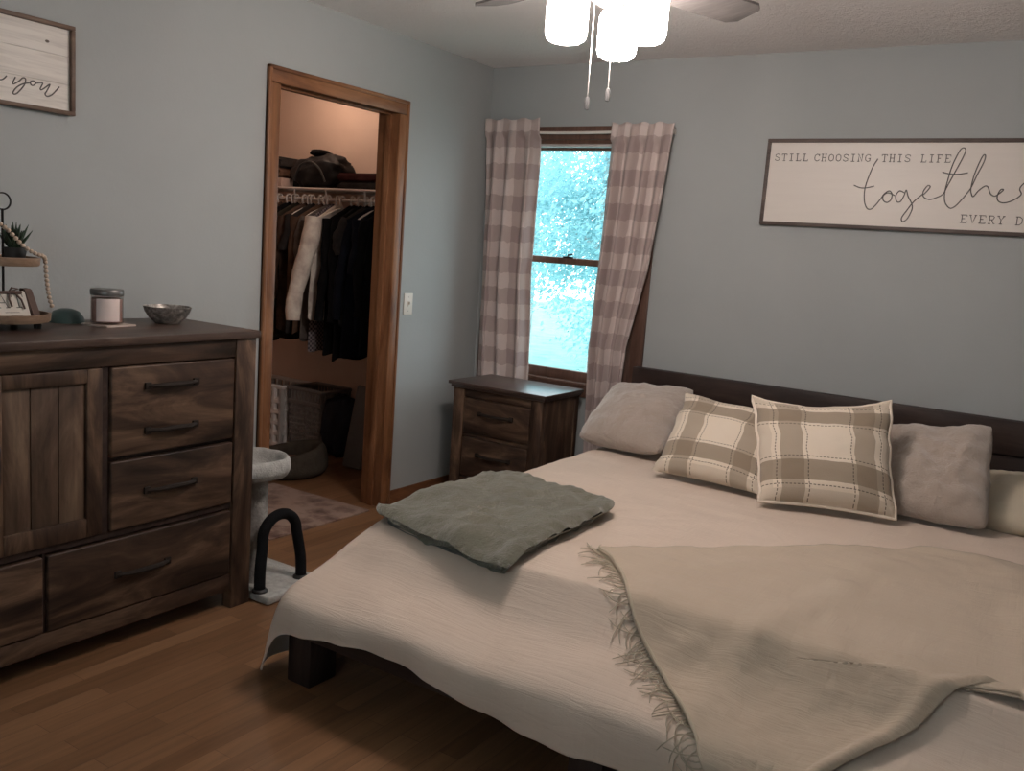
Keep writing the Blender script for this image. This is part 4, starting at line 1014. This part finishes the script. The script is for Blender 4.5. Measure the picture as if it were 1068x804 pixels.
# laundry baskets
def basket(x0, x1, y0, y1, h, mat, label, rows, cols, cat='laundry basket', rb=.0085):
    r = thing('laundry_basket', ((x0+x1)/2, (y0+y1)/2, 0), label, cat)
    b = MB(); t = .006; ins = .03
    def wallp(p0, p1):      # panel between bottom corners with holes as lattice
        pass
    cor = [(x0, y0), (x1, y0), (x1, y1), (x0, y1)]; cxm, cym = (x0+x1)/2, (y0+y1)/2
    def at(p, z):
        k = 1-.12*(1-z/h); return Vector((cxm+(p[0]-cxm)*k, cym+(p[1]-cym)*k, z))
    for i in range(4):
        a, c_ = cor[i], cor[(i+1) % 4]
        for k in range(cols+1):
            f = k/cols; p = (a[0]+(c_[0]-a[0])*f, a[1]+(c_[1]-a[1])*f)
            b.tube([at(p, .01), at(p, h-.01)], rb, 6)
        for j in range(rows+1):
            z = .01+(h*.74)*j/rows; b.tube([at(a, z), at(c_, z)], rb, 6)
        b.tube([at(a, h*.80), at(c_, h*.80)], .014, 6)
    b.build('lattice_body', mat, r)
    b = MB(); P_ = [at(c_, h) for c_ in cor]; b.tube(P_, .014, 10, closed=True); b.build('rim', mat, r)
    b = MB(); b.box(cxm-(x1-x0)*.43, cxm+(x1-x0)*.43, cym-(y1-y0)*.43, cym+(y1-y0)*.43, .002, .012); b.build('bottom', mat, r)
basket(-1.76, -1.36, -.24, .04, .40, plain('basket_white', (.80, .77, .75), .45, var=.05), 'white slotted plastic laundry basket on the closet floor at the far left', 4, 6, rb=.020)
basket(-1.32, -1.02, -.22, .04, .41, plain('basket_grey', (.22, .20, .19), .5, var=.08), 'grey grid laundry basket beside the white one under the hanging clothes', 9, 11)
bgm = plain('navy_nylon', (.015, .02, .035), .6, 0, .3, var=.3, bump=.5, bscale=20)
lumpy('tote_bag', 'bag', 'dark navy tote bag slumped on the closet floor right of the baskets', (-.93, -.12, .20), (.12, .11, .20), bgm, 4, .15)
bb = bmesh.new(); bmesh.ops.create_cube(bb, size=1)
for v in bb.verts: v.co = Vector((v.co.x*.16, v.co.y*.03, (v.co.z+.5)*.50)); v.co.x -= 0; v.co.y += v.co.z*.22
bmesh.ops.bevel(bb, geom=bb.edges[:], offset=.008, segments=3, affect='EDGES'); b = MB(); b.add(bb, Matrix.Translation((-.66, -.30, .002)))
tag(b.build('folded_board', plain('grey_board', (.12, .115, .115), .7), None, loc=(-.66, -.30, 0)), 'slim grey board leaning upright on the closet floor at the right', 'board')
# pet bed
pb = thing('pet_bed', (-.86, -.64, 0), 'round grey brown pet bed with raised rim on the closet floor', 'pet bed')
pbm = plain('pet_plush', (.07, .06, .048), .95, 0, .1, var=.25, nscale=12, bump=.7, bscale=70)
def petr(u, v):
    a = 2*PI*u; hi = .12+.06*math.cos(a-.7)
    pr = catmull([(.205, .05, 0), (.21, hi*.8, 0), (.24, hi, 0), (.27, hi*.8, 0), (.285, .05, 0), (.25, .004, 0), (.2, .004, 0)], v)
    k = 1+.02*fbm(math.cos(a)*2, math.sin(a)*2, 3); return Vector((-.90+pr.x*k*math.cos(a), -.66+pr.x*k*.95*math.sin(a), pr.y))
MB().grid(petr, 61, 24, uv=False).build('bolster', pbm, pb, angle=80, merge=.0005)
b = MB(); b.lathe([(0, .06), (.12, .062), (.19, .055), (.21, .03), (.2, .004), (0, .004)], -.90, -.66, 40); b.build('cushion', plain('pet_cushion', (.15, .09, .07), .95, 0, .1, var=.2, bump=.6, bscale=70), pb)

# ------------------------------------------------------------------ outside
b = MB(); b.grid(lambda u, v: Vector((-16+26*u, .6+30*v, -.6+.15*fbm(u*4, v*4, 1))), 30, 30, uv=False)
lw_ = struct('ground_outside', b, plain('lawn', (.14, .30, .27), .95, var=.3, nscale=3))
leafm = Mat('leaf').set(.6, 0, .3); geo = leafm.n('NewGeometry')
lc = leafm.ramp(geo.outputs['Random Per Island'], [(0, (.25, .46, .49)), (.5, (.29, .53, .57)), (1, (.38, .62, .67))]); leafm.color(lc)
trn = leafm.n('BsdfTranslucent'); leafm.l(lc, trn.inputs[0]); mx = leafm.n('MixShader'); mx.inputs[0].default_value = .45
leafm.l(leafm.b.outputs[0], mx.inputs[1]); leafm.l(trn.outputs[0], mx.inputs[2]); leafm.l(mx.outputs[0], leafm.t.nodes['Material Output'].inputs[0])
bark = plain('bark', (.30, .36, .36), .9, var=.3, nscale=12)
def tree(x, y, h, r, n, label, seed):
    rr = random.Random(seed); root = thing('tree', (x, y, -.6), label, 'tree', 'trees outside the window')
    b = MB(); b.tube([(x, y, -.7), (x+.05, y, h*.3), (x-.05, y+.05, h*.6), (x, y, h*.9)], .1, 10, rad=[.12, .10, .07, .03])
    for k in range(9):
        a = rr.uniform(0, 2*PI); z = h*rr.uniform(.2, .8); L2 = r*rr.uniform(.5, .95)
        b.tube(smooth_path([(x, y, z), (x+math.cos(a)*L2*.5, y+math.sin(a)*L2*.5, z+.25), (x+math.cos(a)*L2, y+math.sin(a)*L2, z+.3)], 6), .03, 6, rad=[.04, .035, .03, .02, .012, .006])
    b.build('trunk', bark, root)
    b = MB(); bm = b.bm
    cl_ = []
    for k in range(60):
        a = rr.uniform(0, 2*PI); c_ = rr.uniform(-1, 1); q_ = rr.random()**.45
        cl_.append(Vector((x+r*q_*math.cos(a)*math.sqrt(1-c_*c_), y+r*q_*math.sin(a)*math.sqrt(1-c_*c_), h*.5+.6*h*.75*c_*q_)))
    for k in range(n):
        c_ = cl_[rr.randrange(len(cl_))]+Vector((rr.gauss(0, .2), rr.gauss(0, .2), rr.gauss(0, .2)))
        s_ = rr.uniform(.022, .048); ax = Vector((rr.gauss(0, 1), rr.gauss(0, 1), rr.gauss(0, 1))).normalized(); t1 = ax.orthogonal().normalized(); t2 = ax.cross(t1)
        vs = [bm.verts.new(c_+t1*s_), bm.verts.new(c_+t2*s_*.5+ax*s_*.12), bm.verts.new(c_-t1*s_), bm.verts.new(c_-t2*s_*.5+ax*s_*.12)]
        bm.faces.new(vs)
    me = bpy.data.meshes.new('foliage'); 
    for v in bm.verts: v.co -= Vector((x, y, -.6))
    bm.to_mesh(me); bm.free(); me.materials.append(leafm.m); o = bpy.data.objects.new('foliage', me); C.objects.link(o); o.parent = root
for i, (x, y, h, r, n, lb) in enumerate(((-1.9, 5.2, 4.4, 1.7, 22000, 'leafy tree nearest the window glass'), (-4.8, 8.2, 5.6, 2.1, 18000, 'leafy tree standing further back at the left of the view'), (-1.3, 9.4, 5.6, 2.2, 18000, 'leafy tree standing further back at the right of the view'), (-5.6, 13.2, 6.5, 2.8, 14000, 'leafy tree farthest back beyond the others'))):
    tree(x, y, h, r, n, lb, 20+i)
